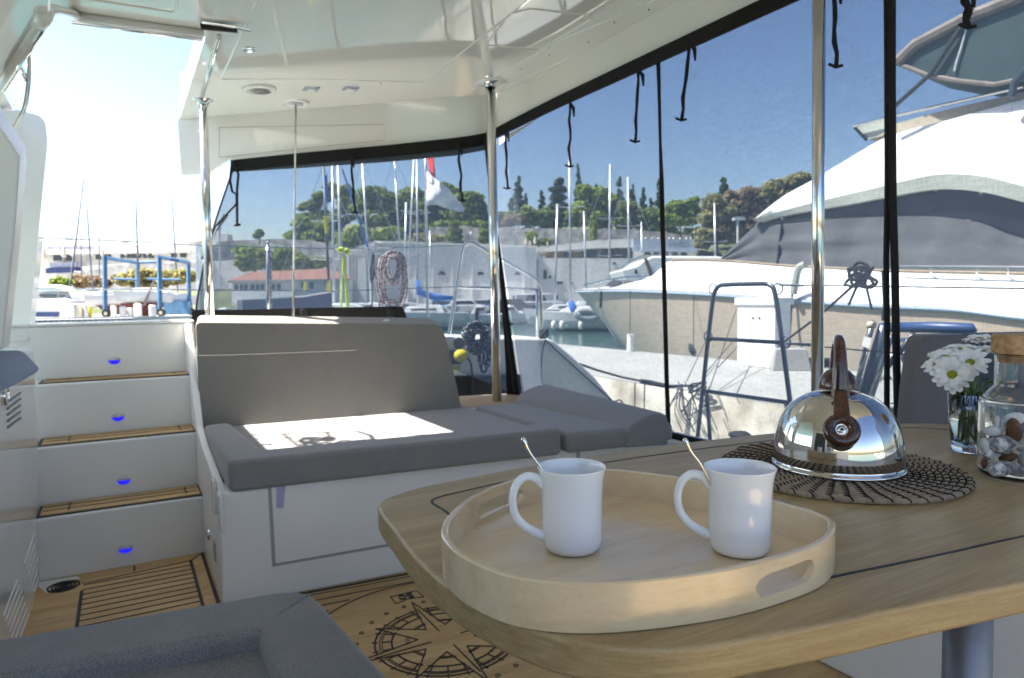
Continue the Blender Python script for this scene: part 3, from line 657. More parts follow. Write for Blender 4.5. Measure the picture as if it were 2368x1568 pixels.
# ================================================================== MESH CURTAINS
def straps(par, pts, plane, inset):
    for (a,b,w) in pts:
        A = PP(*a,*plane)+inset; B = PP(*b,*plane)+inset; k = 7
        g = G().tube([A.lerp(B,i/k)+Vector((.004*math.sin(i*2.1),.005*math.sin(i*1.7+a[0]),0)) for i in range(k+1)], [w*(1.0-.3*math.sin(i*1.9)**2) for i in range(k+1)], 6)
        g.tube([B+Vector((-.022,.010,.006)),B+Vector((0,0,-.004)),B+Vector((.018,-.012,.001))],.005,6)
        g.tube([A+Vector((.0,0,0)),A+Vector((.010,-.016,-.03)),A+Vector((.012,-.018,-.075))],[.004,.009,.004],6)
        put('tie_strap', g, 'black', par)
cA = thing('mesh_curtain', 'grey mesh sun curtain behind the sofa backrest with black top band and dark valance', 'mesh curtain', (1.2,4,1), 'mesh curtains closing the cockpit')
inA = Vector((-.45,-.89,0))
band = []
for i,p_ in enumerate(path):
    if p_.x > .70 or i>=2: band.append((p_+inA*.012 if i<7 else p_+Vector((-.02,0,0)), i))
start = PP(535,374,nD,pD)+inA*.012
bl = [start]+[b for b,i in band if i>=3]
def strip(pts, h, th=.006):
    g = G(); rows = [[p_+Vector((0,0,.006)) for p_ in pts],[p_-Vector((0,0,h)) for p_ in pts]]
    g.grid(rows); return g
iA = 6
put('top_band', strip(bl[:iA], .062), 'canvas', cA, solid=.008)
topA = [PP(x,y,nD,pD) for x,y in ((540,388),(700,380),(900,362),(1040,346),(1112,338),(1128,325))]
leftc = [(540,388),(522,440),(500,505),(478,580),(464,650),(455,700),(452,748)]
botx = [(452,748),(640,765),(830,790),(1010,840),(1140,890),(1196,912)]
rows = []
for j in range(7):
    t = j/6; row = [PP(*leftc[j],nD,pD)]
    for i in range(1,6):
        a, b = topA[i], PP(*botx[i],nD,pD); row.append(a.lerp(b,t)+inA*(.01*math.sin(i*2+j)))
    rows.append(row)
put('mesh_panel', G().grid(rows), 'mesh', cA, smooth=True)
put('folded_hem', G().grid([[PP(x,y,nD,pD)-inA*.02 for x,y in ((548,384),(700,372),(900,354),(1050,338),(1122,325))],[PP(x,y,nD,pD)-inA*.02 for x,y in ((546,396),(700,387),(900,373),(1050,359),(1122,346))]]), simple('hem_grey',(.30,.26,.21),.9,var=.2,scale=60), cA)
put('side_binding', G().tube(spline([PP(*p_,nD,pD) for p_ in leftc],4),.006,6), 'black', cA)
put('corner_binding', G().tube([PP(*p_,nD,pD)+inA*.02 for p_ in ((1122,316),(1130,400),(1150,560),(1172,730),(1198,915))],.012,6), 'black', cA)
put('corner_binding', G().tube([PP(*p_,nD,pD)+inA*.03 for p_ in ((1128,330),(1138,460),(1156,640),(1176,800),(1190,915))],.008,6), 'black', cA)
put('corner_flap', G().grid([[PP(x,y,nD,pD)+inA*.01 for x,y in ((1126,330),(1142,470),(1160,640),(1180,800),(1194,915))],[PP(x,y,nD,pD)+inA*.01 for x,y in ((1122,330),(1132,470),(1154,640),(1166,800),(1172,915))]]), 'canvas', cA)
va = put('valance', G().prism([PP(x,y,nD,pD)+inA*.06 for x,y in ((455,716),(560,716),(760,711),(932,708),(938,720),(950,755),(950,800),(455,800))], inA*.01), 'canvas', cA)
for x in (712,908):
    v = PP(x,728,nD,pD)+inA*.085; put('valance_buckle', G().box(v-Vector((.022,.005,.035)), v+Vector((.022,.005,.035))), 'rubber', va, bevel=.004)
g = G().tube([PP(x,y,nD,pD)+inA*.03 for x,y in ((541,374),(536,420),(541,445),(551,452),(552,525))],.007,6); g.tube([PP(x,y,nD,pD)+inA*.035 for x,y in ((543,376),(556,405),(553,440),(553,520))],.007,6); g.tube([PP(x,y,nD,pD)+inA*.03 for x,y in ((546,522),(560,521))],.007,6); g.tube([PP(x,y,nD,pD)+inA*.02 for x,y in ((552,470),(528,495),(500,525),(470,600))],.006,6)
put('tie_strap', g, 'black', cA)
put('clear_gusset', G().add([PP(x,y,nD,pD)-inA*.01 for x,y in ((515,495),(528,497),(500,535),(486,560))],[(0,1,2,3)]), 'gelmat', cA, solid=.003)
straps(cA, [((812,360),(822,493),.0085),((1060,333),(1068,465),.009),((1124,320),(1138,470),.010)], (nD,pD), inA*.02)
nB = Vector((1,0,.1118)); pB = Vector((2.267,0,0))
cB = thing('mesh_curtain', 'grey mesh curtain along the stern behind the table, with black zips and tie straps', 'mesh curtain', (2.1,1.5,1), 'mesh curtains closing the cockpit')
inB = Vector((-1,0,0))
put('top_band', strip(bl[iA-1:], .055), 'canvas', cB, solid=.008)
ys_ = [3.86,3.3,2.8,2.4,2.0,1.6,1.2,.8,.3,-.4,-1.4]
rows = [[Vector((2.267-.1118*z+.012*math.sin(y*5+z*2), y+(-.04*(2.06-z) if y>3.4 else 0), z)) for y in ys_] for z in (2.035,1.7,1.4,1.1,.8,.5,.36)]
put('mesh_panel', G().grid(rows), 'mesh', cB, smooth=True)
put('bottom_binding', G().tube([Vector((2.225,y,.37)) for y in ys_],.018,6), 'black', cB)
hz_ = [PP(x,y,nB,pB)+inB*.012 for x,y in ((1158,322),(1185,308),(1215,293),(1245,275))]
put('folded_hem', G().grid([hz_,[v+Vector((0,0,-.035*(1-i/3.2))) for i,v in enumerate(hz_)]]), simple('hem_cream',(.50,.46,.40),.9,var=.15,scale=60), cB)
zp = lambda l,r: put('zip', G().tube([PP(*p_,nB,pB)+inB*.015 for p_ in l], r, 6), 'black', cB)
zp([(1526,120),(1529,200),(1532,330),(1535,500),(1540,660),(1546,860),(1552,1022)],[.009,.007,.006,.007,.008,.010,.012])
zp([(1530,135),(1533,330),(1538,420),(1544,660),(1549,860),(1553,1000)],.005)
zp([(2056,-120),(2058,200),(2058,460),(2055,600),(2057,760),(2056,1010)],.0095)
zp([(2068,-120),(2068,200),(2070,460),(2075,620),(2078,800),(2082,980)],.0125)
straps(cB, [((1175,300),(1179,436),.009),((1325,238),(1324,385),.008),((1484,162),(1476,328),.008),((1603,100),(1583,278),.009),((1936,-40),(1941,155),.0085),((2240,-40),(2246,65),.013)], (nB,pB), inB*.02)

# ================================================================== CUSHIONS
so_ = thing('sofa_cushion', 'long grey sofa seat cushion with raised front and left edges, half lit by the sun', 'cushion', (.9,2.8,.39))
put('seat_pad', G().plan([(.36,2.47),(1.525,2.36),(1.535,3.26),(.36,3.36)], .392, .474), 'seat', so_, bevel=.02, seg=4)
put('edge_bolster', G().plan(rcorner([(.287,2.425),(1.528,2.275),(1.532,2.43),(.418,2.56),(.395,3.22),(.287,3.22)],[.03,.03,.02,.03,.03,.03],4), .391, .500), 'seat', so_, bevel=.025, seg=5)
nk, pk = plane3((.29,3.28,.48),(1.5,3.13,.48),(.30,3.375,.94))
ol = rcorner([(463,992),(451,745),(720,747),(1018,750),(1034,790),(1068,950)],[4,14,0,26,20,3],5)
bk = one('upright_cushion', G().prism([PP(x,y,nk,pk) for x,y in ol], (.02,.115,.03)), 'back', 'tall warm grey back cushion with a horizontal seam behind the sunlit seat', 'cushion', bevel=.022, seg=4)
put('piping', G().tube(spline([PP(x,y,nk,pk)+Vector((0,.0013,0)) for x,y in ((456,823),(600,819),(800,811),(1038,799))],5), .0022, 6), 'back', bk)
put('fastener', G().ball(PP(902,746,nk,pk)+Vector((0,.05,.008)), (.02,.015,.008)), 'gel', bk, smooth=True)
sc2 = thing('side_cushion', 'short grey cushion with a rounded headrest roll beside the stern curtain', 'cushion', (1.8,2.7,.39))
put('seat_pad', G().plan([(1.545,2.27),(1.80,2.225),(2.08,2.22),(2.08,3.1),(1.545,3.13)], .392, .478), 'seat', sc2, bevel=.028, seg=4)
fr = [P(x,y,y=2.215) for x,y in ((1449,1000),(1462,984),(1480,972),(1505,960),(1530,955),(1543,961),(1546,975),(1546,1030),(1449,1036))]
dz_ = Vector((-.0,.93,.03))
put('headrest_roll', G().prism(fr, dz_), 'seat', sc2, bevel=.012, seg=3, smooth=False)
nc = thing('bench_cushion', 'dark grey bench cushion with rounded border in the bottom left foreground', 'cushion', (-.2,1,.34))
put('seat_pad', G().plan([(-1.2,-.6),(.22,-.6),(.215,1.25),(-1.2,1.45)], .335, .425), 'near', nc, bevel=.03, seg=4)
put('border_roll', G().plan(rcorner([(-1.3,1.575),(.30,1.365),(.335,.9),(.345,-.6),(.19,-.6),(.182,1.225),(-1.3,1.425)],[.0,.075,.05,0,0,.02,0],5), .33, .462), 'near', nc, bevel=.048, seg=6)
g = G()
for o_ in (0,.006): g.tube([Vector((.30-o_,1.325+o_*.3,.4615)),Vector((.265-o_,1.295+o_*.3,.4622)),Vector((.225-o_,1.262+o_*.3,.4618)),Vector((.20-o_,1.24+o_*.3,.458))],.0010,6)
put('stitching', g, 'near', nc)
struct('bench_plinth', G().box((-1.2,-.6,0),(.30,1.30,.33)), 'gelmat', parent=cat)
bc = one('bench_back_cushion', G().prism([P(x,y,d=2.02) for x,y in rcorner([(2092,1180),(2112,905),(2130,775),(2480,768),(2490,1180)],[0,30,26,26,0],5)], HF*.09), 'chairf', 'dark grey back cushion standing behind the glass of daisies', 'cushion', bevel=.02, seg=4)
one('folded_cloth', G().prism([P(x,y,y=2.32) for x,y in ((-60,812),(38,809),(52,812),(62,820),(89,849),(86,858),(40,884),(0,905),(-60,930))], (0,.012,-.004)), 'towel', 'blue grey ribbed cloth hanging over the left bulkhead ledge', 'cloth', bevel=.004)

# ================================================================== TABLE
ZT = .72
to = [(.355,1.02),(.42,1.045),(.55,1.06),(.69,1.07),(.89,1.07),(1.07,1.053),(1.25,1.025),(1.45,.982),(1.58,.94),(1.665,.87),(1.71,.74),(1.71,.52),(1.60,.34),(1.40,.28),(1.15,.295),(.98,.32),(.83,.347),(.69,.375),(.57,.397),(.49,.415),(.41,.437),(.345,.49),(.312,.56),(.296,.64),(.292,.72),(.298,.80),(.308,.88),(.315,.945),(.328,.995)]
top = [Vector((v.x,v.y)) for v in spline([(x,y,0) for x,y in to],4,True)]
tb = thing('table', 'varnished wooden cockpit table with black inlay line carrying the tea tray', 'table', (1.0,.7,0))
put('table_top', G().plan([tuple(v) for v in top], ZT-.037, ZT), 'table', tb, bevel=.005, seg=3)
def shrink(pts, d):
    out = []; n = len(pts)
    for i in range(n):
        t = (pts[(i+1)%n]-pts[i-1]).normalized(); out.append(pts[i]+Vector((t.y,-t.x))*d)
    return out
il = [(.405,.965),(.48,.985),(.60,1.0),(.77,1.01),(.98,.998),(1.19,.97),(1.40,.932),(1.54,.90),(1.60,.83),(1.64,.72),(1.64,.55),(1.54,.41),(1.38,.35),(1.15,.385),(.98,.415),(.82,.437),(.66,.462),(.5,.485),(.42,.52),(.388,.60),(.385,.70),(.390,.80),(.398,.90)]
ils = spline([(x,y,0) for x,y in il],5,True); g = G()
for i in range(len(ils)): seam(g, ils[i].xy, ils[(i+1)%len(ils)].xy, .0042, ZT, .0006)
put('inlay_line', g, 'caulk', tb)
lc = P(2236,1500,d=.99); put('table_leg', G().tube([(lc.x,lc.y,0),(lc.x,lc.y,ZT-.037)],.031,32), simple('leg_alu',(.22,.235,.26),.45,.6,var=.08,scale=40), tb, smooth=True)
# ---- tray
tp = [P(x,y,z=.768) for x,y in ((1020,1223),(1038,1187),(1095,1143),(1190,1106),(1300,1087),(1407,1083),(1562,1100),(1680,1124),(1794,1156),(1890,1184),(1931,1208),(1905,1251),(1794,1291),(1632,1325),(1377,1349),(1191,1335),(1075,1291),(1030,1253))]
tc2 = sum((Vector((v.x,v.y,0)) for v in tp), Vector())/len(tp)
ts = [Vector((v.x,v.y)) for v in spline([(v.x,v.y,0) for v in tp],5,True)]
if sum(ts[i].x*ts[(i+1)%len(ts)].y-ts[(i+1)%len(ts)].x*ts[i].y for i in range(len(ts))) < 0: ts = ts[::-1]
ti = shrink(ts, -.008); tm = shrink(ts,-.003); tm2 = shrink(ts,-.0055)
tray = thing('serving_tray', 'pale birch tray with rounded triangular rim and oval hand slots on the table', 'tray', (tc2.x,tc2.y,ZT))
n = len(ts)
g = G(); zb, zr = ZT+.001, .768
vs = [(*v,zb) for v in ts]+[(*v,zr-.0015) for v in ts]+[(*v,zr) for v in shrink(ts,-.0018)]+[(*v,zr) for v in shrink(ts,-.0062)]+[(*v,zr-.0015) for v in ti]+[(*v,zb) for v in ti]
g.add(vs, [(k*n+i,k*n+(i+1)%n,((k+1)%6)*n+(i+1)%n,((k+1)%6)*n+i) for k in range(6) for i in range(n)])
rim = put('tray_rim', g, 'tray', tray, smooth=False)
slot = [(1741.6,1353.6),(1749.6,1337.6),(1768.4,1324),(1812,1308),(1856.6,1292),(1870,1292),(1878,1305.5),(1875.3,1324),(1862,1340),(1815,1358),(1768,1375),(1752,1377.7),(1743,1367)]
slc = sum((P(x,y,y=.452) for x,y in slot), Vector())/13
cut(rim, G().prism([P(x,y,y=.452)+Vector((0,-.05,0)) for x,y in slot], (0,.09,0)))
a_, b_ = Vector((.405,.812,.744)), Vector((.485,.848,.744)); t_ = (b_-a_).normalized(); nn = Vector((-t_.y,t_.x,0))
cap = [a_+Vector((0,0,.010)),b_+Vector((0,0,.010)),b_+t_*.008+Vector((0,0,.006)),b_+t_*.010,b_+t_*.008-Vector((0,0,.006)),b_-Vector((0,0,.010)),a_-Vector((0,0,.010)),a_-t_*.008-Vector((0,0,.006)),a_-t_*.010,a_-t_*.008+Vector((0,0,.006))]
cut(rim, G().prism([v-nn*.05 for v in cap], nn*.1))
rim.data.shade_smooth(); rim.data.set_sharp_from_angle(angle=R(30))
put('tray_base', G().plan([tuple(v) for v in shrink(ts,-.007)], ZT+.0015, ZT+.008), 'tray', tray)
# ---- mugs and spoons
mh = .101
def mug(px, py, label):
    c = P(px,py,z=ZT+.0085); t = thing('mug', label, 'mug', c, 'white mugs on the tray')
    pr = [(0,.0),(.026,0),(.0315,.0025),(.0345,.008),(.0355,.016),(.0357,.05),(.0362,.070),(.0375,.086),(.0405,mh-.002),(.0408,mh-.0006),(.0402,mh),(.0392,mh-.001),(.0378,mh-.006),(.035,.080),(.0338,.06),(.0332,.02),(.029,.008),(.02,.005),(0,.004)]
    put('mug_body', G().lathe(pr, c, 64), 'mug', t, smooth=True)
    cdir = Vector((c.x,c.y,0)).normalized(); side = Vector((-cdir.y,cdir.x,0)); o = (side*.97 - cdir*.24).normalized()
    hp = spline([c+o*a+Vector((0,0,b)) for a,b in ((.034,.079),(.042,.0875),(.055,.091),(.066,.083),(.0715,.066),(.069,.047),(.059,.033),(.047,.0245),(.034,.018))],5)
    k = len(hp); put('mug_handle', G().tube(hp, [.0062-.0014*math.sin(math.pi*i/(k-1)) for i in range(k)], 14), 'mug', t, smooth=True)
    return c
m1 = mug(1323,1269,'left white mug on the tray, handle to the left, nearer the tray middle'); m2 = mug(1709,1273,'right white mug on the tray, standing in front of the kettle')
for (a,b,mc,d_) in (((1208,1011),(1252,1087),m1,.80),((1582,1013),(1623,1080),m2,.785)):
    A = P(*a,d=d_+.0); B = P(*b,d=d_+.005); E_ = Vector((mc.x,mc.y,mc.z+.012)); md = A.lerp(B,.5)+Vector((-.0012,0,-.0012))
    g = G().tube(spline([A,A.lerp(B,.25)+Vector((-.0015,0,-.001)),md,B,B.lerp(E_,.5),E_],6), [.0012,.0026,.0031,.0033,.0032,.003,.0026,.0023,.002,.0019,.0018,.0018]+[.0016]*19, 10)
    one('teaspoon', g, 'steel', 'thin steel teaspoon handle leaning out of the left mug' if mc is m1 else 'thin steel teaspoon handle leaning out of the right mug', 'spoon', 'teaspoons in the mugs', smooth=True)
# ---- woven placemat
KC = Vector((1.067,.738,ZT)); RM = .192
pm = thing('placemat', 'round coiled straw placemat with black stitching under the kettle', 'placemat', KC)
pitch = .0105; turns = RM/pitch
sp = []; NN = int(turns*46)
for i in range(NN):
    a = i/46*2*math.pi; r = pitch*.5+pitch*i/46; sp.append(KC+Vector((r*math.cos(a),r*math.sin(a),.0048+.0006*math.sin(a*7+r*90))))
put('straw_coil', G().tube(sp, .0053, 7), 'straw', pm, smooth=True)
g = G(); L = 0; nxt = .02
for i in range(1,NN):
    L += (sp[i]-sp[i-1]).length
    if L > nxt and i > 46:
        nxt += .0086; t_ = (sp[i]-sp[i-1]).normalized(); o = (sp[i]-KC); o.z = 0; o.normalize(); tt = t_*.0022
        g.tube([sp[i]+o*.0055*math.cos(q_)+Vector((0,0,.0056*math.sin(q_)))+tt*math.cos(q_)*3.2 for q_ in [k*math.pi/5-.1 for k in range(6)]], .0012, 4)
put('black_stitching', g, 'black', pm)
# ---- kettle
kz = KC+Vector((0,0,.0108)); kt = thing('kettle', 'polished steel whistling kettle with brown handle on the straw placemat', 'kettle', kz)
pr = [(0,0),(.100,0),(.1065,.0008),(.1075,.003),(.105,.0055),(.1015,.0075),(.1022,.012),(.1030,.022),(.1028,.034),(.1013,.050),(.0970,.069),(.0905,.085),(.0820,.099),(.0715,.1105),(.060,.1190),(.0555,.1212),(.054,.1226),(.052,.1224),(.045,.1255),(.034,.1290),(.020,.1315),(0,.133)]
prs = pr[:6]+[(v.x,v.y) for v in spline([(a,b,0) for a,b in pr[6:]],3)]
put('kettle_body', G().lathe(prs, kz, 96), 'chrome', kt, smooth=True)
kd = Matrix.Rotation(R(3),3,'Z')@Vector((-kz.x,-kz.y,0)).normalized(); ks = Vector((-kd.y,kd.x,0))
LL = lambda a,z,s=0: kz+kd*a+ks*s+Vector((0,0,z))
put('spout', G().tube([LL(.070,.055,-.0),LL(.094,.069,-.0),LL(.108,.0800,0)],[.0255,.0225,.0205],28,caps=False), 'chrome', kt, smooth=True)
ax = (LL(.108,.082)-LL(.070,.062)).normalized(); rc = LL(.112,.0825); u_ = ks; w_ = ax.cross(u_)
rg = put('whistle_ring', G().tube([rc+u_*.0180*math.cos(a)+w_*.0180*math.sin(a) for a in [2*math.pi*i/36 for i in range(36)]], .0100, 14, True), 'bakelite', kt, smooth=True)
mw = Matrix((u_,w_,ax)).transposed().to_3x3()
put('whistle', G().lathe([(.0125,.004),(.0122,.0065),(.0112,.0068),(.0105,.0045),(.006,.0035),(.0045,.0065),(.0025,.0070),(.0018,.005)], rc, 28, mw), 'steel', rg, smooth=True)
put('whistle_hole', G().ball(rc+ax*.005,.0022), 'rubber', rg)
lv = G(); a0, a1 = rc+Vector((0,0,.017)), LL(.070,.142); 
lv.prism([a0-ks*.0125+kd*.006,a0+ks*.0125+kd*.006,a0+ks*.0125-kd*.008,a0-ks*.0125-kd*.008], None, [a1-ks*.0100+kd*.006,a1+ks*.0100+kd*.006,a1+ks*.0100-kd*.006,a1-ks*.0100-kd*.006])
put('trigger', lv, 'bakelite', kt, bevel=.003, seg=3)
hpts = spline([LL(.060,.126),LL(.056,.155),LL(.049,.186),LL(.034,.209),LL(.008,.219),LL(-.022,.213),LL(-.043,.193),LL(-.053,.166),LL(-.057,.140)],6)
k = len(hpts); gh = G(); up_ = None; vs = []
for i,p_ in enumerate(hpts):
    t_ = (hpts[min(k-1,i+1)]-hpts[max(0,i-1)]).normalized(); nrm = ks.cross(t_); wd = .0145-.0055*math.sin(math.pi*i/(k-1))
    vs += [p_+ks*wd*math.cos(a)+nrm*.0095*math.sin(a) for a in [2*math.pi*j/16 for j in range(16)]]
gh.add(vs,[(i*16+j,i*16+(j+1)%16,(i+1)*16+(j+1)%16,(i+1)*16+j) for i in range(k-1) for j in range(16)]+[tuple(range(16))[::-1],tuple(range((k-1)*16,k*16))])
put('handle', gh, 'bakelite', kt, smooth=True)
put('handle_bracket', G().tube([LL(.056,.108),LL(.062,.130)],.008,12), 'steel', kt, smooth=True)
put('handle_bracket', G().tube([LL(-.056,.108),LL(-.056,.144)],.0095,12), 'steel', kt, smooth=True)
ko = LL(-.004,.129); kb = put('lid_knob', G().lathe([(0,.041),(.010,.040),(.019,.036),(.026,.028),(.030,.018),(.032,.008),(.0315,.006),(.014,.006),(0,.006)], ko, 32), 'bakelite', kt, smooth=True)
put('knob_stem', G().lathe([(.010,-.004),(.010,.006)], ko, 20), 'steel', kb, smooth=True)
# ---- jar with pebbles
JC = P(2362,1100,z=ZT+.001)
jar = thing('glass_jar', 'clear glass jar with cork lid holding pebbles at the right edge of the table', 'jar', JC)
RJ = .062
jp = [(0,0),(.050,0),(.058,.002),(RJ,.010),(RJ+.001,.03),(RJ+.001,.118),(RJ-.003,.130),(.051,.141),(.0435,.149),(.042,.158),(.042,.200),(.0432,.2035),(.041,.2045),(.0400,.200),(.0400,.157),(.042,.1475),(.0495,.139),(RJ-.006,.128),(RJ-.0018,.117),(RJ-.0018,.012),(.055,.006),(.045,.004),(0,.004)]
put('jar_glass', G().lathe([(v.x,v.y) for v in spline([(a,b,0) for a,b in jp],3)], JC, 72), 'glass', jar, smooth=True)
co = put('cork_lid', G().lathe([(0,.190),(.0375,.190),(.0395,.2045),(.0462,.2055),(.0475,.2085),(.0475,.2330),(.0460,.2360),(0,.2365)], JC, 48), 'cork', jar, smooth=True)
co.data.set_sharp_from_angle(angle=R(40))
jd = (JC-CAM).dot(vF)
def peb(px,py,rx,ry,mat,label,name='pebble',dd=-.025,seed=0,noise=.08,cat_='pebble'):
    c = P(px,py,d=jd+dd); s_ = (jd+dd)/FP; q = G().ball((0,0,0),(1,1,1),22,14,noise,seed); mm = Matrix((HR*rx*s_*.86, HF*min(rx,ry)*s_*.9, Vector((0,0,1))*ry*s_)).transposed()
    rot = Matrix.Rotation(rnd.uniform(-.25,.25),3,HF)
    g = G(); g.v = [c+rot@(mm@v) for v in q.v]; g.f = q.f
    return one(name, g, mat, label, cat_, 'things inside the glass jar', smooth=True)
peb(2297,996,30,12,'pebblew','long pale smooth pebble near the top of the jar filling',seed=1,noise=.04)
peb(2318,1028,36,24,'pebble','large speckled oval pebble in the middle of the jar',seed=2)
peb(2275,1030,11,18,'pebblew','upright pale pebble against the left side of the jar',seed=3,noise=.05)
peb(2287,1052,15,12,'pebble','small speckled grey pebble low on the left of the jar',seed=4)
peb(2314,1083,36,18,'pebble','big speckled pebble lying on the bottom of the jar',seed=5)
peb(2372,1062,18,20,'pebblew','pale pebble low at the right of the jar cut by the picture edge',seed=6)
peb(2345,996,20,26,'bark','brown furry piece of bark in the upper right of the jar','bark_piece',-.03,7,.12,'bark')
peb(2332,1058,26,11,'bark','flat brown driftwood chip between the speckled pebbles in the jar','bark_piece',-.02,8,.15,'driftwood')
peb(2275,1072,8,12,'bark','small brown bark crumb low on the left in the jar','bark_piece',-.01,9,.15,'bark')
peb(2345,968,30,14,'petal','white spongy ball on top of the jar filling','dried_sponge',-.01,10,.2,'sponge')
peb(2306,975,10,14,'pebblew','small pale triangular stone poking up beside the white sponge in the jar',seed=11,noise=.2)
peb(2342,1029,30,5,'beige','thin curved pale shell lying across the jar filling','shell',-.035,12,.05,'shell')
peb(2365,1030,22,16,'pebblew','pale pebble behind the shell in the jar','pebble',.03,13)
peb(2350,1085,26,18,'pebble','dark speckled pebble at the back of the jar bottom','pebble',.03,14)
# ---- glass of daisies
VC = P(2240,1044,z=ZT+.001); VN = 10
va_ = thing('drinking_glass', 'faceted drinking glass of water holding the white daisies', 'glass', VC)
put('glass_body', G().lathe([(0,0),(.027,0),(.0295,.003),(.0305,.012),(.0335,.05),(.0350,.062),(.0372,.112),(.0362,.1125),(.0340,.062),(.0318,.05),(.0288,.014),(.02,.0115),(0,.011)], VC, VN*3), 'glass', va_, smooth=True)
put('water', G().lathe([(0,.0125),(.0280,.0150),(.0312,.05),(.0334,.062),(.0350,.090),(0,.0905)], VC, 36), 'waterg', va_, smooth=True)
dv = (VC-CAM).dot(vF)
def daisy(px,py,rp,label,nrm,dd=0,seed=0):
    c = P(px,py,d=dv+dd); q = random.Random(seed); r = rp*(dv+dd)/FP; nrm = Vector(nrm).normalized(); u = nrm.cross(Vector((.2,.1,1))).normalized(); w = nrm.cross(u)
    t = thing('daisy', label, 'flower', c, 'white daisies in the glass'); g = G()
    for lay,(cnt,L_,lift) in enumerate(((15,1.0,.05),(12,.78,.22))):
        for i in range(cnt):
            a = 2*math.pi*(i+.5*lay)/cnt+q.uniform(-.08,.08); d = u*math.cos(a)+w*math.sin(a); s_ = nrm.cross(d); l = r*L_*q.uniform(.9,1.06); wd = r*.16*q.uniform(.85,1.15); lf = lift*r+q.uniform(-.06,.1)*r
            pts = []
            for tt,ww,hh in ((.18,.35,0),(.45,.9,.9),(.75,1.05,1.15),(.93,.7,.9),(1.0,.25,.7)):
                b = c+d*l*tt+nrm*lf*hh; pts += [b-s_*wd*ww+nrm*r*.03, b-nrm*r*.02, b+s_*wd*ww+nrm*r*.03]
            g.add(pts,[(3*k+j,3*k+j+1,3*k+j+4,3*k+j+3) for k in range(4) for j in range(2)])
    put('petals', g, 'petal', t, smooth=True)
    mm = Matrix((u,w,nrm)).transposed(); put('flower_centre', G().lathe([(r*.24,0),(r*.23,r*.08),(r*.14,r*.14),(0,r*.12)], c+nrm*r*.04, 18, mm), 'pollen', t, smooth=True)
    e = VC+Vector((q.uniform(-.016,.016),q.uniform(-.012,.012),.016)); m_ = VC+Vector(((c.x-VC.x)*.5,(c.y-VC.y)*.5,.105))
    put('stem', G().tube(spline([c-nrm*.002,c-nrm*.016+Vector((0,0,-.012)),m_,e],6),.0016,7), 'stem', t, smooth=True)
cam_d = lambda: (CAM-VC).normalized()
cdn = (CAM-VC).normalized()
daisy(2201,867,44,'front daisy of the bunch, facing the viewer, lowest over the glass rim',cdn+Vector((-.1,0,.15)),-.045,1)
daisy(2242,840,40,'daisy just right of the front one with its green centre showing',cdn+Vector((.05,0,.45)),-.02,2)
daisy(2184,828,36,'daisy above the front one, tilted back so that its centre looks upward',cdn*.5+Vector((0,0,1)),.0,3)
daisy(2166,845,34,'leftmost daisy of the bunch seen from the side',Vector((-.6,0,.8)),-.01,4)
daisy(2219,810,34,'daisy at the upper middle of the bunch beside the jar neck',Vector((0,0,1))+cdn*.35,.03,5)
daisy(2262,786,32,'topmost daisy of the bunch against the cork lid',Vector((0,.1,1))+cdn*.3,.035,6)
daisy(2268,812,34,'daisy right behind the jar neck edge',Vector((.2,0,1))+cdn*.3,.01,7)
daisy(2345,830,34,'daisy at the far right seen only through the jar neck',Vector((.4,0,1))+cdn*.3,.07,8)
g = G()
for i in range(26):
    a = rnd.uniform(0,6.28); r = rnd.uniform(.005,.026); z = rnd.uniform(.05,.15); b = VC+Vector((r*math.cos(a),r*math.sin(a),z)); d = Vector((math.cos(a),math.sin(a),rnd.uniform(-.4,.9))).normalized()*rnd.uniform(.012,.026); s_ = d.cross(Vector((rnd.uniform(-1,1),rnd.uniform(-1,1),1))).normalized()*.006
    g.add([b,b+d*.5+s_,b+d,b+d*.5-s_],[(0,1,2,3)])
for i in range(9):
    a = rnd.uniform(0,6.28); g.tube([VC+Vector((.018*math.cos(a),.016*math.sin(a),.016)),VC+Vector((-.022*math.cos(a+.6),-.02*math.sin(a+.6),.135))],.0013,5)
tag(one('daisy_foliage', g, 'stem', 'loose green leaves and stalks in the glass of daisies', 'leaves'), None, None, None, 'stuff')

# ================================================================== LINES AND GEAR AT THE RAIL
C5 = lambda u,v,y=4.5: P(693.4+.2838*u, 317.8+.2838*v, y=y)
g = G()
for st in ([(352,960),(350,1050),(342,1200),(334,1400)],[(372,965),(374,1100),(387,1250),(399,1400)],[(360,965),(366,1080),(374,1230),(380,1400)]): g.tube(spline([C5(*p_) for p_ in st],5),.0060,8)
for cx,cy,ph in ((330,918,0),(388,932,1)):
    g.tube([C5(cx+16*math.cos(a)+5*math.sin(3*a),cy+20*math.sin(a)*math.cos(a*.5+ph),4.5-.02*math.sin(2*a)) for a in [i*.42 for i in range(30)]],.0085,7)
one('yellow_rope', g, 'yrope', 'neon yellow rope knotted over the guard wire and hanging straight down', 'rope')
g = G()
for i,(xl,xr,yb,tp_) in enumerate([(622,872,1395,935),(636,866,1420,925),(650,856,1390,918),(668,862,1360,912),(684,838,1350,905),(640,846,1330,930),(700,812,1190,905),(712,800,1170,940),(722,790,1150,960),(660,820,1200,950)]):
    cx, hw = (xl+xr)/2, (xr-xl)/2; pts = []
    for a in [k*2*math.pi/26 for k in range(26)]:
        yy = (tp_+yb)/2 + (yb-tp_)/2*math.sin(a); xx = cx+hw*math.copysign(abs(math.cos(a))**.6, math.cos(a)); pts.append(C5(xx+5*math.sin(a*3+i),yy-(25*math.cos(a*2) if math.sin(a)<-.3 else 0),4.5-.012*i+.01*math.sin(a*2+i)))
    g.tube(pts,.0078,7,True)
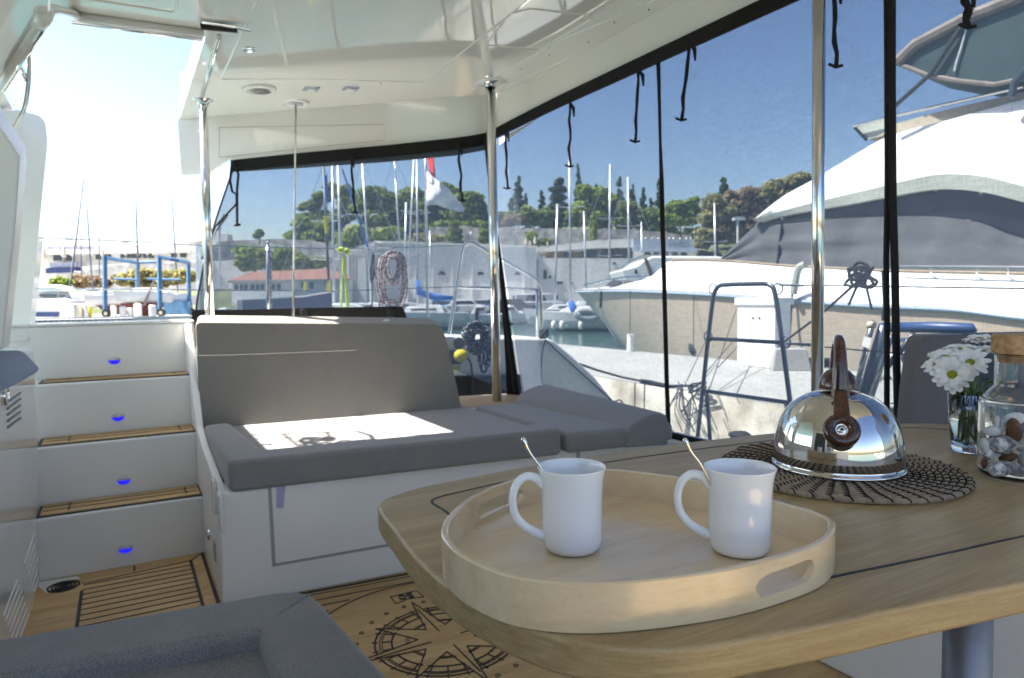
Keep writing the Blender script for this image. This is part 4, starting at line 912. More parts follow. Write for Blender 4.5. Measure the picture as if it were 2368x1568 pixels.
one('coiled_rope', g, 'rrope', 'red and white rope hanging in a long coil from the guard wire', 'rope')
g = G()
for st in ([(598,940),(590,1010),(582,1120),(590,1220),(584,1400)],[(602,950),(606,1100),(636,1220),(650,1400)],[(596,945),(574,1080),(580,1180),(594,1150),(600,1060)]): g.tube(spline([C5(*p_,4.52) for p_ in st],5),.005,6)
one('black_line', g, 'drope', 'thin black line looped beside the red and white coil', 'rope')
g = G(); q = random.Random(5)
for i in range(16):
    cx, cy = 1105+q.uniform(-14,14), 775+q.uniform(-10,16); rx, ry = q.uniform(14,28), q.uniform(16,30)
    g.tube([P(cx+rx*math.cos(a)+3*math.sin(3*a+i),cy+ry*math.sin(a),y=4.22-.01*q.uniform(0,8)) for a in [k*.5 for k in range(13)]],.0095,7,True)
for cx,rx,yb in ((1118,9,862),(1126,7,850),(1112,6,846)):
    g.tube([P(cx+rx*math.cos(a),(790+yb)/2+(yb-790)/2*math.sin(a),y=4.18) for a in [k*.5 for k in range(13)]],.0095,7,True)
one('rope_bundle', g, 'brope', 'black and white flecked rope bundled on top of the transom', 'rope')
pg = thing('shore_power_plug', 'round yellow shore power plug in the transom below the rope bundle', 'plug', P(1065,823,y=4.3))
v = P(1065,823,y=4.2); put('socket_plate', G().box(v+Vector((-.055,.05,-.06)),v+Vector((.035,.10,.035))), 'rubber', pg, bevel=.005)
put('plug_body', G().ball(v,(.052,.045,.045),18,12), 'yel', pg, smooth=True)
put('warning_label', G().box(v+Vector((-.05,.048,-.10)),v+Vector((.02,.049,-.066))), 'yel', pg)
put('power_cable', G().tube(spline([v+Vector((.03,-.03,-.01)),v+Vector((.06,-.03,-.05)),v+Vector((.075,-.02,-.16)),v+Vector((.07,-.02,-.28))],5),.007,8), 'drope', pg, smooth=True)
g = G()
g.tube(spline([P(x,y,y=4.27) for x,y in ((1262,785),(1254,810),(1251,850),(1253,882),(1264,902))],4),.006,6)
g.tube([P(x,y,y=4.27-.0*x) for x,y in ((1262,788),(1330,850),(1414,926))],.006,6)
g.tube(spline([P(x,y,y=4.2) for x,y in ((1365,915),(1400,924),(1420,928),(1432,925),(1440,934),(1434,944))],4),.006,6)
for i in range(3): g.tube([P(1257+9*math.cos(a+i),772+10*math.sin(a),y=4.3-.02*i) for a in [k*.6 for k in range(11)]],.009,6,True)
one('transom_line', g, 'drope', 'black line tied at the corner post and running down the sloping transom', 'rope')
g = G(); A = [(1340,842,4.2),(1380,856,4.7),(1440,873,5.2),(1478,880,5.4)]
g.tube([P(x,y,x=X) for x,y,X in A],.014,8); g.tube([P(x+2,y+1,x=X) for x,y,X in ((1478,880,5.4),(1500,884,5.5),(1530,890,5.6),(1548,893,5.7),(1575,891,5.8),(1610,892,5.9))],[.028,.034,.030,.022,.016,.014],8)
for k in range(3): g.tube([P(1612+20*math.cos(a+k),895+9*math.sin(a)*(1+.3*k),x=5.85-.05*k) for a in [i*.6 for i in range(11)]],.011,6,True)
one('mooring_rope', g, 'drope', 'thick dark mooring rope running from the stern to the quay edge', 'rope')
g = G(); q = random.Random(11)
for k in range(16):
    x0 = q.uniform(1560,1640); y0 = q.uniform(880,915); x1 = x0+q.uniform(-45,30); y1 = q.uniform(950,1010)
    g.tube(spline([P(x0,y0,x=5.75),P((x0+x1)/2+q.uniform(-20,20),(y0+y1)/2,x=5.5),P(x1,y1,x=5.3)],5),q.uniform(.004,.009),5)
for a,b in (((1702,715),(1640,900)),((1630,790),(1588,880)),((1702,780),(1625,870)),((1706,800),(1660,850))): g.tube([P(*a,x=8.4),P(*b,x=5.7)],.006,5)
one('tangled_lines', g, 'drope', 'tangle of thin dark mooring lines hanging from the quay edge beside the gate', 'rope')
for x in (1468,1490): tag(one('fender_line', G().tube([P(x,885,x=5.6),P(x-1,960,x=5.7)],.008,6), 'drope', 'thin vertical line hanging from the thick mooring rope, the %s of two' % ('left' if x<1480 else 'right'), 'rope'), None, None, 'fender lines')
# davit and outboard engine
dx = lambda x,y,X=3.25: P(x,y,x=X)
dv_ = thing('engine_davit', 'blue and chrome davit arm standing behind the kettle outside the curtain', 'davit', dx(2000,930))
put('main_strut', G().tube([dx(2046,752),dx(1990,935)],.030,12), 'dsteel', dv_, smooth=True)
put('main_strut_rail', G().tube([dx(2018,742,3.2),dx(1972,925,3.2)],.014,10), 'steel', dv_, smooth=True)
put('main_strut_rail', G().tube([dx(2062,775,3.2),dx(2010,935,3.2)],.012,10), 'steel', dv_, smooth=True)
put('cross_brace', G().tube([dx(2114,772),dx(2048,852)],.015,10), 'dsteel', dv_, smooth=True)
put('boom', G().tube([dx(2040,757),dx(2150,757),dx(2246,760),dx(2257,766)],[.024,.026,.024,.006],12), simple('boom_blue',(.03,.07,.19),.4,var=.2,scale=3), dv_, smooth=True)
put('boom', G().tube([dx(2066,786,3.35),dx(2330,793,3.35)],.012,10), 'steel', dv_, smooth=True)
put('winch', G().box(dx(2022,742,3.2)+Vector((0,-.03,0)),dx(2056,716,3.2)+Vector((.06,.03,.0))), 'rubber', dv_, bevel=.01)
put('winch_drum', G().lathe([(.0,.015),(.018,.015),(.018,-.015),(0,-.015)], dx(2014,752,3.15), 20, Matrix.Rotation(R(90),3,'X')), 'beige', dv_, smooth=True)
put('data_sticker', G().add([dx(x,y,3.17) for x,y in ((1998,778),(2016,782),(2010,806),(1992,800))],[(0,1,2,3)]), 'gel', dv_, solid=.003)
g = G(); q = random.Random(3)
for k in range(9):
    cx, cy = 1975+q.uniform(-18,40), 650+q.uniform(-20,20); g.tube([P(cx+q.uniform(12,22)*math.cos(a),cy+(9+k)*math.sin(a)-.5*(cx-1975),x=3.3) for a in [i*.55 for i in range(12)]],.008,6,True)
for a,b in (((2020,618),(1900,725)),((1990,640),(1962,705)),((1997,640),(2015,715)),((2040,625),(2044,715)),((1900,725),(1800,800))): g.tube([P(*a,x=3.3),P(*b,x=3.3+(.9 if b[0]==1800 else 0))],.007,6)
one('hanging_lines', g, 'drope', 'bundle of dark lines hanging in front of the big yacht above the davit', 'rope')
en = thing('outboard_engine', 'white outboard engine with dark lettering behind the davit', 'outboard engine', dx(2040,940,3.6))
X_ = 3.6; ol = [P(x,y,x=X_) for x,y in rcorner([(1972,935),(1986,880),(2012,832),(2052,814),(2086,830),(2096,880),(2092,935)],14,4)]
put('cowling', G().prism(ol,(.30,-.0,0)), 'white', en, bevel=.04, seg=4)
put('engine_leg', G().prism([P(x,y,x=X_+.06) for x,y in ((1985,945),(2088,945),(2075,1005),(2000,1005))],(.16,0,0)), 'alu', en, bevel=.02)
a_, b_ = P(1985,880,x=X_-.004), P(2033,871,x=X_-.004)
text('engine_lettering','HONDA',.075,frame(P(2004,876,x=X_-.004),b_-a_,Vector((0,0,1))),'black',en)
sg = thing('second_engine', 'grey and yellow outboard engine half hidden behind the dark grey cushion', 'outboard engine', dx(2110,930,3.5))
put('cowling', G().prism([P(x,y,x=3.5) for x,y in rcorner([(2090,900),(2090,856),(2118,850),(2128,862),(2124,905)],5,3)],(.2,0,0)), 'dsteel', sg, bevel=.02)
put('yellow_band', G().prism([P(x,y,x=3.49) for x,y in ((2090,862),(2120,858),(2119,868),(2090,873))],(.2,0,0)), 'yel', sg)
put('tiller', G().tube([P(2092,832,x=3.45),P(2108,828,x=3.45),P(2118,845,x=3.45)],.035,8), 'rubber', sg, smooth=True)
put('engine_leg', G().prism([P(x,y,x=3.52) for x,y in ((2088,905),(2118,905),(2106,965),(2085,965))],(.15,0,0)), 'rubber', sg, bevel=.02)

# ================================================================== BIG YACHT ACROSS THE QUAY
XC = 16.6
def shell(rows, cap=True, capfirst=False):
    g = G(); near = [[P(x,y,x=X) for x,y,X in r] for r in rows]
    far = [[Vector((2*XC-v.x, v.y, v.z)) for v in r] for r in near]
    g.grid(near); g.grid(far)
    if cap: g.grid([near[-1], far[-1]])
    if capfirst: g.grid([near[0], far[0]])
    for k in (0,-1):
        g.grid([[near[i][k] for i in range(len(near))],[far[i][k] for i in range(len(near))]])
    return g
def dens(r, n=4):
    return [tuple(v) for v in spline(r, n)]
yt = thing('motor_yacht', 'large motor yacht with beige hull, white deck and black window cover', 'yacht', (XC,10,-1))
gun = dens([(1329,670,16.6),(1352,670,16.15),(1400,669,15.6),(1458,669,15.1),(1535,672,14.6),(1620,676,14.25),(1708,682,14.05),(1825,690,14),(1947,700,14),(2059,706,14),(2211,713,14),(2367,732,14),(2640,756,14)])
low = dens([(1448,806,16.6),(1462,812,16.3),(1490,818,15.95),(1530,824,15.5),(1590,832,15.0),(1660,840,14.6),(1740,850,14.4),(1850,862,14.3),(1960,880,14.3),(2070,895,14.3),(2220,918,14.3),(2380,945,14.3),(2640,990,14.3)])
mid = [tuple((a*.45+b*.55) if k<2 else (a*.62+b*.38) for k,(a,b) in enumerate(zip(u,v))) for u,v in zip(gun,low)]
put('hull', shell([low,mid,gun],False), 'yhull', yt, smooth=True)
rub = [(x,y+5,X-.02) for x,y,X in gun]; g = G().tube([P(x,y,x=X) for x,y,X in rub],.05,6); put('rub_rail', g, 'yrub', yt, smooth=True)
dk = dens([(1329,669,16.6),(1352,668,16.2),(1400,664,15.9),(1455,655,15.6),(1500,642,15.4),(1528,620,15.2),(1552,604,15.1),(1676,605,15.0),(1800,615,15.0),(1910,621,15.0),(2052,628,15.0),(2230,632,15.0),(2640,640,15.0)])
dkm = [tuple((a+b)/2 for a,b in zip(u,v)) for u,v in zip(gun,dk)]
put('foredeck', shell([[(x,y-1,X) for x,y,X in gun],dkm,dk]), 'ywhite', yt, smooth=True)
trm = [(x,y,X-.01) for x,y,X in dk if x>1540]; put('deck_trim', G().tube([P(x,y-2,x=X) for x,y,X in trm],.035,6), 'ytrim', yt)
cl = dens([(1664,603,15.1),(1690,605,15.05),(1745,609,15.0),(1800,613,15.0),(1878,618,15.0),(1950,622,15.0),(2052,627,15.0),(2164,630,15.0),(2266,632,15.0),(2367,634,15.0),(2640,640,15.0)])
cu = dens([(1664,600,15.4),(1690,575,15.4),(1745,522,15.5),(1758,514,15.5),(1878,508,15.5),(1950,505,15.5),(2052,501,15.5),(2164,501,15.5),(2266,515,15.5),(2367,552,15.5),(2640,610,15.5)])
rng = random.Random(2); rows = []
for j in range(9):
    t = j/8; rows.append([(a[0]*(1-t)+b[0]*t, a[1]*(1-t)+b[1]*t, a[2]*(1-t)+b[2]*t+(.09 if i<22 else .04)*math.sin(t*15-i*.22)*math.sin(math.pi*t)) for i,(a,b) in enumerate(zip(cl,cu))])
put('window_cover', shell(rows,False), 'ycover', yt, smooth=True)
put('cover_seam', G().tube([P(x,y,x=X) for x,y,X in ((1797,610,14.99),(1801,575,15.16),(1805,540,15.33),(1808,516,15.45))],.035,5), 'yblk', yt)
wl_ = dens([(1752,516,15.6),(1800,512,15.6),(1878,507,15.6),(1950,504,15.6),(2052,500,15.6),(2164,500,15.6),(2266,514,15.6),(2367,551,15.6),(2640,609,15.6)])
wu_ = dens([(1752,512,15.6),(1800,500,15.6),(1878,486,15.6),(1950,474,15.6),(2052,455,15.6),(2164,437,15.6),(2266,443,15.6),(2367,467,15.6),(2640,540,15.6)])
put('windscreen', shell([wl_,wu_],False), 'yblk', yt, smooth=True)
vu_ = dens([(1741,509,15.3),(1800,490,15.3),(1878,469,15.3),(1950,452,15.3),(2052,428,15.3),(2164,404,15.3),(2266,407,15.3),(2367,431,15.3),(2640,500,15.3)])
vl_ = [(a,b,c+.1) for a,b,c in wu_]
put('visor_lip', shell([[(x,y+1,X-.25) for x,y,X in wu_],vu_],False,True), 'ybeige', yt, smooth=True)
rt_ = dens([(1742,508,15.35),(1808,456,15.5),(1878,417,15.6),(1947,376,15.6),(2024,330,15.7),(2078,307,15.7),(2195,277,15.7),(2367,230,15.7),(2640,165,15.7)])
rm_ = [tuple((a+b)/2 - (.12 if k==2 else 0) for k,(a,b) in enumerate(zip(u,v))) for u,v in zip(vu_,rt_)]
put('visor_roof', shell([vu_,rm_,rt_]), 'ywhite', yt, smooth=True)
for x,y in ((1755,511),(1808,503),(1878,486),(1998,464),(2164,437),(2268,444)):
    put('snap_button', G().ball(P(x,y+2,x=15.45),.035,8,6), 'white', yt)
# flybridge screen, beige coaming, rails
fl_ = dens([(2000,323,16.0),(2078,306,15.9),(2195,276,15.9),(2367,229,15.9),(2640,162,15.9)]); fu_ = dens([(2012,300,16.0),(2078,284,15.9),(2195,252,15.9),(2367,212,15.9),(2640,145,15.9)])
put('flybridge_coaming', shell([fl_,fu_]), simple('coaming_beige',(.42,.36,.28),.5,var=.05,scale=1), yt, smooth=True)
put('flybridge_rail', G().tube([P(x,y,x=15.6) for x,y in ((1973,292),(2078,266),(2195,240),(2367,201),(2640,138))],.035,6), 'steel', yt)
put('flybridge_screen', G().add([P(x,y,x=15.75) for x,y in ((1974,292),(2052,272),(2046,306),(2003,325))],[(0,1,2,3)]), 'ybeige', yt, solid=.02)
put('screen_edge', G().tube([P(x,y,x=15.7) for x,y in ((1974,293),(2003,324))],.04,6), 'yblk', yt)
bo = [(2073,144),(2117,101),(2236,39),(2336,0),(2460,-60),(2560,20),(2420,160),(2330,192),(2298,195),(2220,187),(2143,173)]
put('bimini', G().prism([P(x,y,x=15.4+.0*x) for x,y in bo],None,[P(x,y,x=17.2)+Vector((0,0,-.35)) for x,y in [(2073+(x-2073)*.92+60,144+(y-144)*.9) for x,y in bo]]), 'ybim', yt)
put('bimini_edge', G().tube([P(x,y,x=15.38) for x,y in ((2073,146),(2117,103),(2236,41),(2336,2),(2460,-58))],.13,8), 'ybimt', yt)
put('bimini_edge', G().tube([P(x,y,x=15.38) for x,y in ((2073,146),(2143,174),(2220,188),(2298,196),(2367,182),(2450,150))],.05,8), 'ybimt', yt)
put('bimini_frame', G().tube([P(x,y,x=15.3) for x,y in ((2050,262),(2150,172),(2250,20))],.05,8), 'rubber', yt)
put('bimini_frame', G().tube([P(x,y,x=15.3) for x,y in ((2338,225),(2345,190),(2400,130))],.07,8), 'mastd', yt)
put('bimini_zip', G().tube([P(x,y,x=15.35) for x,y in ((2235,62),(2222,110),(2212,140),(2206,165))],.022,6), 'white', yt)
put('bow_rail', G().tube([P(x,y,x=15.6) for x,y in ((1350,660),(1400,648),(1450,640),(1500,640),(1560,642))],.03,6), 'steel', yt)
g = G(); [g.tube([P(x,y,x=15.55),P(x,y+18,x=15.6)],.02,5) for x,y in ((1385,651),(1440,642),(1495,640))]; put('bow_rail_post', g, 'steel', yt)
put('anchor_cover', G().prism([P(x,y,x=15.6) for x,y in ((1398,661),(1408,652),(1416,647),(1426,651),(1432,658),(1430,662))],(.8,0,0)), 'ycover', yt, bevel=.05)
put('anchor', G().tube([P(x,y,x=15.7) for x,y in ((1405,755),(1420,780),(1432,802))],.05,8), 'mastd', yt)
for x,y in ((1604,804),(1545,800)):
    if x>1590: put('thruster_guard', G().ball(P(x,y,x=14.82),(.10,.22,.24),14,9), 'win', yt, smooth=True)
for x in (1457,1604): put('fender_rope', G().tube([P(x,672,x=14.3 if x>1500 else 15.0),P(x-1,800,x=14.2 if x>1500 else 15.0)],.012,5), 'drope', yt)
put('fender_rope', G().tube([P(x,y,x=14.4) for x,y in ((1390,674),(1388,712))],.05,5), 'drope', yt)
put('deck_hose', G().tube(spline([P(x,y,x=13.9) for x,y in ((1845,618),(1838,640),(1833,668),(1830,695),(1826,760),(1822,815))],4),.03,6), 'drope', yt)
put('deck_hose', G().tube(spline([P(x,y,x=13.85) for x,y in ((1862,612),(1850,617),(1843,630),(1838,655),(1834,680))],4),.09,8), 'ybeige', yt)
put('side_rail', G().tube([P(x,y,x=14.7) for x,y in ((2080,617),(2250,618),(2640,622))],.035,6), 'steel', yt)
g = G(); [g.tube([P(x,y,x=14.7),P(x,y+16,x=14.9)],.02,5) for x,y in ((2152,617),(2258,618),(2330,619))]; put('side_rail_post', g, 'steel', yt)
# white yacht behind it
XC2 = XC; g = G()
pts = [(1434,624),(1472,614),(1488,601),(1512,592),(1660,593),(1706,600),(1720,668),(1500,668),(1446,655)]
wy = thing('moored_yacht', 'white yacht bow with brown trim seen behind the beige yacht', 'yacht', P(1560,660,d=33))
put('hull', facing(pts,33,4), 'ywhite', wy, bevel=.1); put('stem_trim', G().tube([P(x,y,d=32.9) for x,y in ((1492,598),(1500,622),(1508,648))],.09,6), 'trunk', wy)
put('hawse_hole', G().ball(P(1470,628,d=32.95),(.09,.05,.12),8,6), 'rubber', wy); put('bow_rail', G().tube([P(x,y,d=32.5) for x,y in ((1434,622),(1450,606),(1490,590),(1560,585))],.03,5), 'steel', wy)
# ---- things on the near quay
X8=8.5; zt_ = P(1793,690,x=X8).z
pd = one('service_pedestal', G().box((X8,6.93,-.1),(X8+.36,7.66,zt_)), 'ywhite', 'white square service pedestal on the quay behind the steel gate', 'pedestal', bevel=.02)
put('pedestal_cap', G().box((X8-.03,6.90,zt_-.10),(X8+.39,7.69,zt_+.012)), 'ywhite', pd, bevel=.01)
for i in range(2): put('pedestal_socket', G().ball(Vector((X8-.005,7.22+.12*i,zt_-.30)),(.012,.02,.02),8,6), 'rubber', pd)
b_ = P(1850,858,z=-.1)
one('concrete_block', G().prism([(b_.x-.30,b_.y+.25,-.1),(b_.x+.12,b_.y-.10,-.1),(b_.x+.42,b_.y+.22,-.1),(b_.x-.02,b_.y+.55,-.1)],None,[(b_.x-.22,b_.y+.25,.22),(b_.x+.12,b_.y-.02,.22),(b_.x+.34,b_.y+.22,.22),(b_.x,b_.y+.47,.22)]), 'quay', 'white tapered concrete block on the quay beside the pedestal', 'concrete block', bevel=.015)
one('mooring_post', G().tube([P(1457,812,x=9.0),P(1457.5,778,x=9.0),P(1457.5,773,x=9.0)],[.07,.07,.08],14), 'ywhite', 'short white mooring post on the quay in front of the beige bow', 'post')
g = G(); q_ = P(1895,848,z=-.1)
for k in range(4): g.tube([q_+Vector((.18*math.cos(a),.16*math.sin(a),.02+.03*k)) for a in [i*.6 for i in range(11)]],.02,6,True)
one('rope_heap', g, 'drope', 'dark rope heap on the quay just right of the concrete block', 'rope')
g = G(); rq = random.Random(4)
for k in range(60):
    v = Vector((5.4+rq.uniform(-.25,.5), 1.5+rq.uniform(0,6.5), -1.02)); g.ball(v,(rq.uniform(.06,.2),rq.uniform(.06,.22),rq.uniform(.04,.14)),8,5,.25,k)
tag(one('rock_rubble', g, 'quayf', 'pale rubble stones at the foot of the quay wall', 'rubble'), None, None, None, 'stuff')
one('dark_tarp', G().ball(P(1713,1008,x=4.6),(.07,.11,.045),16,8,.2,3), 'canvas', 'small black covered lump beyond the table edge near the steel gate', 'cover', smooth=True)

# ================================================================== BACKGROUND BUILDINGS
def windows(par, rects, d, mat='win', name='window', fr=None):
    for (x0,y0,x1,y1) in rects:
        w = put(name, facing([(x0,y0),(x1,y0),(x1,y1),(x0,y1)],d,.12), mat, par)
        if fr: put('window_frame', facing([(x0-1,y0-1),(x1+1,y0-1),(x1+1,y1+1),(x0-1,y1+1)],d+.03,.10), fr, w)
ft = thing('fort_building', 'long pale stone fort building with small half round openings behind the marina', 'building', P(1050,712,d=95))
put('wall', facing([(866,560),(1011,564),(1240,571),(1243,720),(866,720)],95,9), 'stone', ft)
put('cornice', facing([(864,557),(1011,561.5),(1242,568.5),(1242,572),(1011,565),(864,561)],94.6,1), 'stone', ft)
for x,w_ in ((1021,9),(1111,7.5),(1196,6.5)):
    put('arched_opening', facing([(x+w_*math.cos(a),636-w_*1.05*math.sin(a)) for a in [math.pi*i/10 for i in range(11)]],94.9,.3), 'win', ft)
for x in (912,960,1000,1046,1092,1150,1212): put('pilaster', facing([(x-1.3,566),(x+1.3,566),(x+1.3,716),(x-1.3,716)],94.85,.3), 'stone', ft)
windows(ft, [(1185,684,1190,691),(1196,684,1201,691),(1212,684,1217,691),(1226,684,1230,690)],94.85)
wb = thing('striped_building', 'cream building end with vertical ribs and a grey door left of the fort', 'building', P(835,715,d=90))
put('wall', facing([(799,579),(866,558),(868,724),(797,724)],90,6), 'offw', wb)
for k in range(9): put('wall_rib', facing([(805+k*7,584-k*2.1),(808+k*7,583-k*2.1),(808+k*7,722),(805+k*7,722)],89.8,.25), 'offw', wb)
put('door', facing([(830,600),(846,598),(847,722),(829,722)],89.7,.2), 'stone', wb)
lw_ = thing('quay_building', 'plain grey harbour building with small windows under the terrace restaurant', 'building', P(1500,700,d=97))
put('wall', facing([(1243,597),(1700,598),(1700,720),(1243,720)],97,8), 'stone', lw_)
windows(lw_, [(1286,651,1301,657),(1286,683,1290,692),(1320,653,1324,657),(1268,638,1274,644),(1416,607,1424,611),(1256,625,1264,645)],96.9)
tr_ = thing('terrace_restaurant', 'low restaurant with slanted white roof and blue grey sign board above the harbour wall', 'building', P(1450,597,d=102))
put('roof', facing([(1241,573),(1383,554.5),(1383,573),(1241,583)],101,5), 'offw', tr_)
put('terrace_back', facing([(1262,578),(1466,566),(1466,598),(1262,598)],104,2), simple('terrace_ochre',(.33,.27,.17),.8,var=.3,scale=.5), tr_)
put('wall', facing([(1383,556),(1466,552),(1466,572),(1383,573)],101,5), 'offw', tr_)
windows(tr_, [(1388,568,1404,597),(1406,568,1416,597),(1418,570,1434,597),(1436,572,1450,597),(1452,574,1464,597),(1345,578,1378,595),(1302,582,1318,594)],102.5)
sb_ = put('sign_board', facing([(1464,552),(1613,554),(1611,583),(1464,580)],100.5,4), 'signg', tr_)
a_, b_ = P(1553,568,d=100.4), P(1588,568,d=100.4); text('sign_lettering','HUGO',1.02,frame(P(1571,567,d=100.35),b_-a_,Vector((0,0,1))),'signt',sb_)
put('lower_wall', facing([(1464,580),(1608,583),(1608,600),(1464,600)],101.5,3), 'offw', tr_)
windows(tr_, [(1490+i*21,583,1504+i*21,591) for i in range(5)],101.4)
for i in range(9): put('roof_ball', G().ball(P(1492+i*13+(i*7)%5,552,d=100.6),.14,8,5), 'white', tr_)
one('garden_wall', facing([(992,525),(1240,528),(1460,531),(1614,545),(1614,602),(992,602)],112,2), 'rough', 'dark grey rubble stone wall running below the cypresses', 'wall')
one('stone_wall', facing([(440,570),(487,565),(527,557),(646,552),(720,556),(800,572),(800,650),(440,650)],112,2), 'rough', 'grey rubble stone wall on the slope behind the red roofed house', 'wall')
one('retaining_wall', facing([(486,604),(560,600),(612,604),(592,665),(486,668)],106,2), 'stone', 'pale retaining wall left of the red roofed house', 'wall')
one('roof_hut', facing([(492,541),(526,541),(526,558),(492,560)],111,2), 'offw', 'small white hut on top of the rubble wall at the left', 'hut')
for x,y,w_,h_ in ((1316-1,0,0,0),):
    pass
for i,(x,y,w_,h_,) in enumerate(((1142+0,548,0,0),)): pass
# closed parasols on the terrace
def parasol(x, yb, h, d, label, group):
    b = P(x,yb,d=d); s_ = d/FP; t = thing('closed_parasol', label, 'parasol', b, group)
    put('pole', G().tube([b,b+Vector((0,0,h*s_))],.05,6), 'trunk', t)
    put('folded_canopy', G().lathe([(.02*h*s_+.04,.30*h*s_),(.13*h*s_,.36*h*s_),(.12*h*s_,.6*h*s_),(.05*h*s_,.92*h*s_),(0,h*s_)], b, 9), 'beige', t)
for i,(x,yb,h) in enumerate(((1216,572,24),(1225,572,16),(1237,572,27),(1266,574,17))):
    parasol(x,yb,h,98,['short closed parasol leftmost on the fort roof','smallest closed parasol on the fort roof','tallest closed parasol on the fort roof','closed parasol beside the slanted restaurant roof'][i],'closed parasols on the fort roof')
# red roofed house
rh = thing('red_roof_house', 'low white harbour house with a red tiled hip roof behind the dark blue bow', 'house', P(650,700,d=86))
put('wall', facing([(537,652),(745,646),(745,706),(537,706)],86,8), 'offw', rh)
put('side_wing', facing([(745,648),(806,646),(806,706),(745,706)],87.5,6), 'stone', rh)
e0,e1,e2,e3 = P(526,649,d=85),P(812,644,d=85),P(812,644,d=96),P(526,649,d=96); e2.z=e1.z; e3.z=e0.z
r0,r1 = P(580,629,d=90),P(768,621,d=90)
put('roof', G().add([e0,e1,e2,e3,r0,r1],[(0,1,5,4),(1,2,5),(2,3,4,5),(3,0,4),(3,2,1,0)]), 'roof', rh)
put('eaves', facing([(527,649),(812,644),(812,646.5),(527,652)],85.1,.5), 'white', rh)
windows(rh, [(542.5,658,549.5,670),(555,658,561,670),(564.5,658,572,670),(579,657.5,587.5,670),(592,657.5,599,670),(602.5,657.5,610.5,670),(629,657,635.5,670),(640,657,649,670),(696.5,654,704,668),(714.5,653.5,725,668)],85.9,'win','window','white')
put('buttress', facing([(733,646),(737,646),(743,690),(739,690)],85.6,.3), 'white', rh)
put('low_wall', facing([(536,672),(680,671),(680,700),(536,700)],84.5,.6), 'stone', rh)
# restaurant on the left
re_ = thing('restaurant', 'long white restaurant with blue lettering on its parapet behind the travel lift', 'restaurant', P(250,640,d=105))
put('wall', facing([(60,586),(470,582),(470,668),(60,668)],105,8), simple('restaurant_stone',(.42,.40,.36),.9,col2=(.68,.66,.62),scale=.7,detail=9,cut=(.35,.6)), re_)
put('parapet', facing([(84,576),(104,571),(452,563),(452,583),(84,589)],103.5,9.5), 'offw', re_)
a_, b_ = P(100,573,d=103.4), P(230,573,d=103.4); text('restaurant_lettering','RESTAURANT ADRIATIC',.66,frame(P(166,573.5,d=103.35),b_-a_,Vector((0,0,1))),'signb',re_)
windows(re_, [(123,589,142,603),(152,590,170,603),(221,587,233,600),(243,587,256,598),(278,586,300,597),(303,586,326,597),(330,586,355,597),(395,584,408,595),(416,584,430,595),(76,628,84,638)],104.8)
for x0,y0,x1,y1 in ((134,544,151,570),(152,556,169,570),(273,533,282,567),(254,556,259,567)): put('chimney', facing([(x0,y0),(x1,y0),(x1,y1),(x0,y1)],106,2), 'offw', re_)
put('balcony', facing([(114,608),(176,607),(176,615),(114,617)],103.2,.2), simple('balcony_grey',(.25,.28,.34),.7,var=.2,scale=2), re_)
put('awning', facing([(106,621),(118,618),(174,617),(175,629),(105,632)],102.5,1.5), 'dblue', re_)
for x0,y0,x1,y1 in ((72,640,130,629),(188,617,300,608),(188,622,240,618),(380,606,470,600)): put('ramp_rail', facing([(x0,y0),(x1,y1),(x1,y1+3),(x0,y0+3)],102.8,.3), 'offw', re_)
for i,(x,yb,h) in enumerate(((103,609,36),(149,607,38),(238,603,30),(319,599,22),(356,598,24))):
    parasol(x,yb,h,101,['closed parasol left of the restaurant lettering','closed parasol in front of the word RESTAURANT','closed parasol above the left leg of the travel lift','closed parasol behind the boat in the slings','closed parasol behind the middle of the travel lift'][i],'closed parasols at the restaurant')
gl0 = None
LP = [(146,591),(168,590),(193,589),(215,589),(264,587),(291,587),(341,586),(363,586),(390,585),(412,584),(440,583)]
GL = ['leftmost globe lamp, just right of the closed parasol and its lettering','globe lamp under the middle of the blue lettering','globe lamp right of the leaning spar, under the lettering','last globe lamp before the left travel lift leg','globe lamp just right of the left travel lift leg','globe lamp halfway between the left lift leg and the boat mast','globe lamp right of the mast in the travel lift','globe lamp directly above the middle lift leg','globe lamp right of the middle lift leg','globe lamp near the right end of the travel lift beam','rightmost globe lamp, beside the white slim tower']
for (x,y),gl_ in zip(LP,GL):
    b = P(x,y+14,d=100); 
    if gl0 is None:
        gl0 = thing('globe_lamp', gl_, 'lamp', b, 'globe lamps in front of the restaurant')
        put('post', G().tube([b,b+Vector((0,0,.8))],.04,6), 'mast', gl0); put('globe', G().ball(b+Vector((0,0,.95)),.27,12,8), 'white', gl0, smooth=True)
    else: dup(gl0, b, None, gl_)
# ================================================================== BOATYARD
def hullg(L, B, H, keel=.0):
    g = G(); rows = []; n = 14
    for i in range(n+1):
        t = i/n; b = B/2*(1-t**2.8)*(.72+.28*min(1,t*2.5)); zs = H*(1+.18*t*t); zk = H*(.0+.75*max(0,t-.72)**1.5*2)
        rows.append([Vector((L*(t-.5)+(.12*L*(1-k)*t*t*-.6), sgn*b*w_, zk+(zs-zk)*k)) for sgn,k,w_ in ((1,1,1),(1,.55,.93),(1,.15,.6),(1,0,.02),(-1,.15,.6),(-1,.55,.93),(-1,1,1))])
    g.grid(rows); g.add(rows[0],[tuple(range(7))]); 
    g.add([r[0] for r in rows]+[r[-1] for r in rows],[(i,i+1,n+2+i,n+1+i) for i in range(n)]); return g
def xf(g, c, ang, pitch=0):
    m_ = Matrix.Translation(Vector(c))@Matrix.Rotation(ang,4,'Z'); g.v = [m_@v for v in g.v]; return g
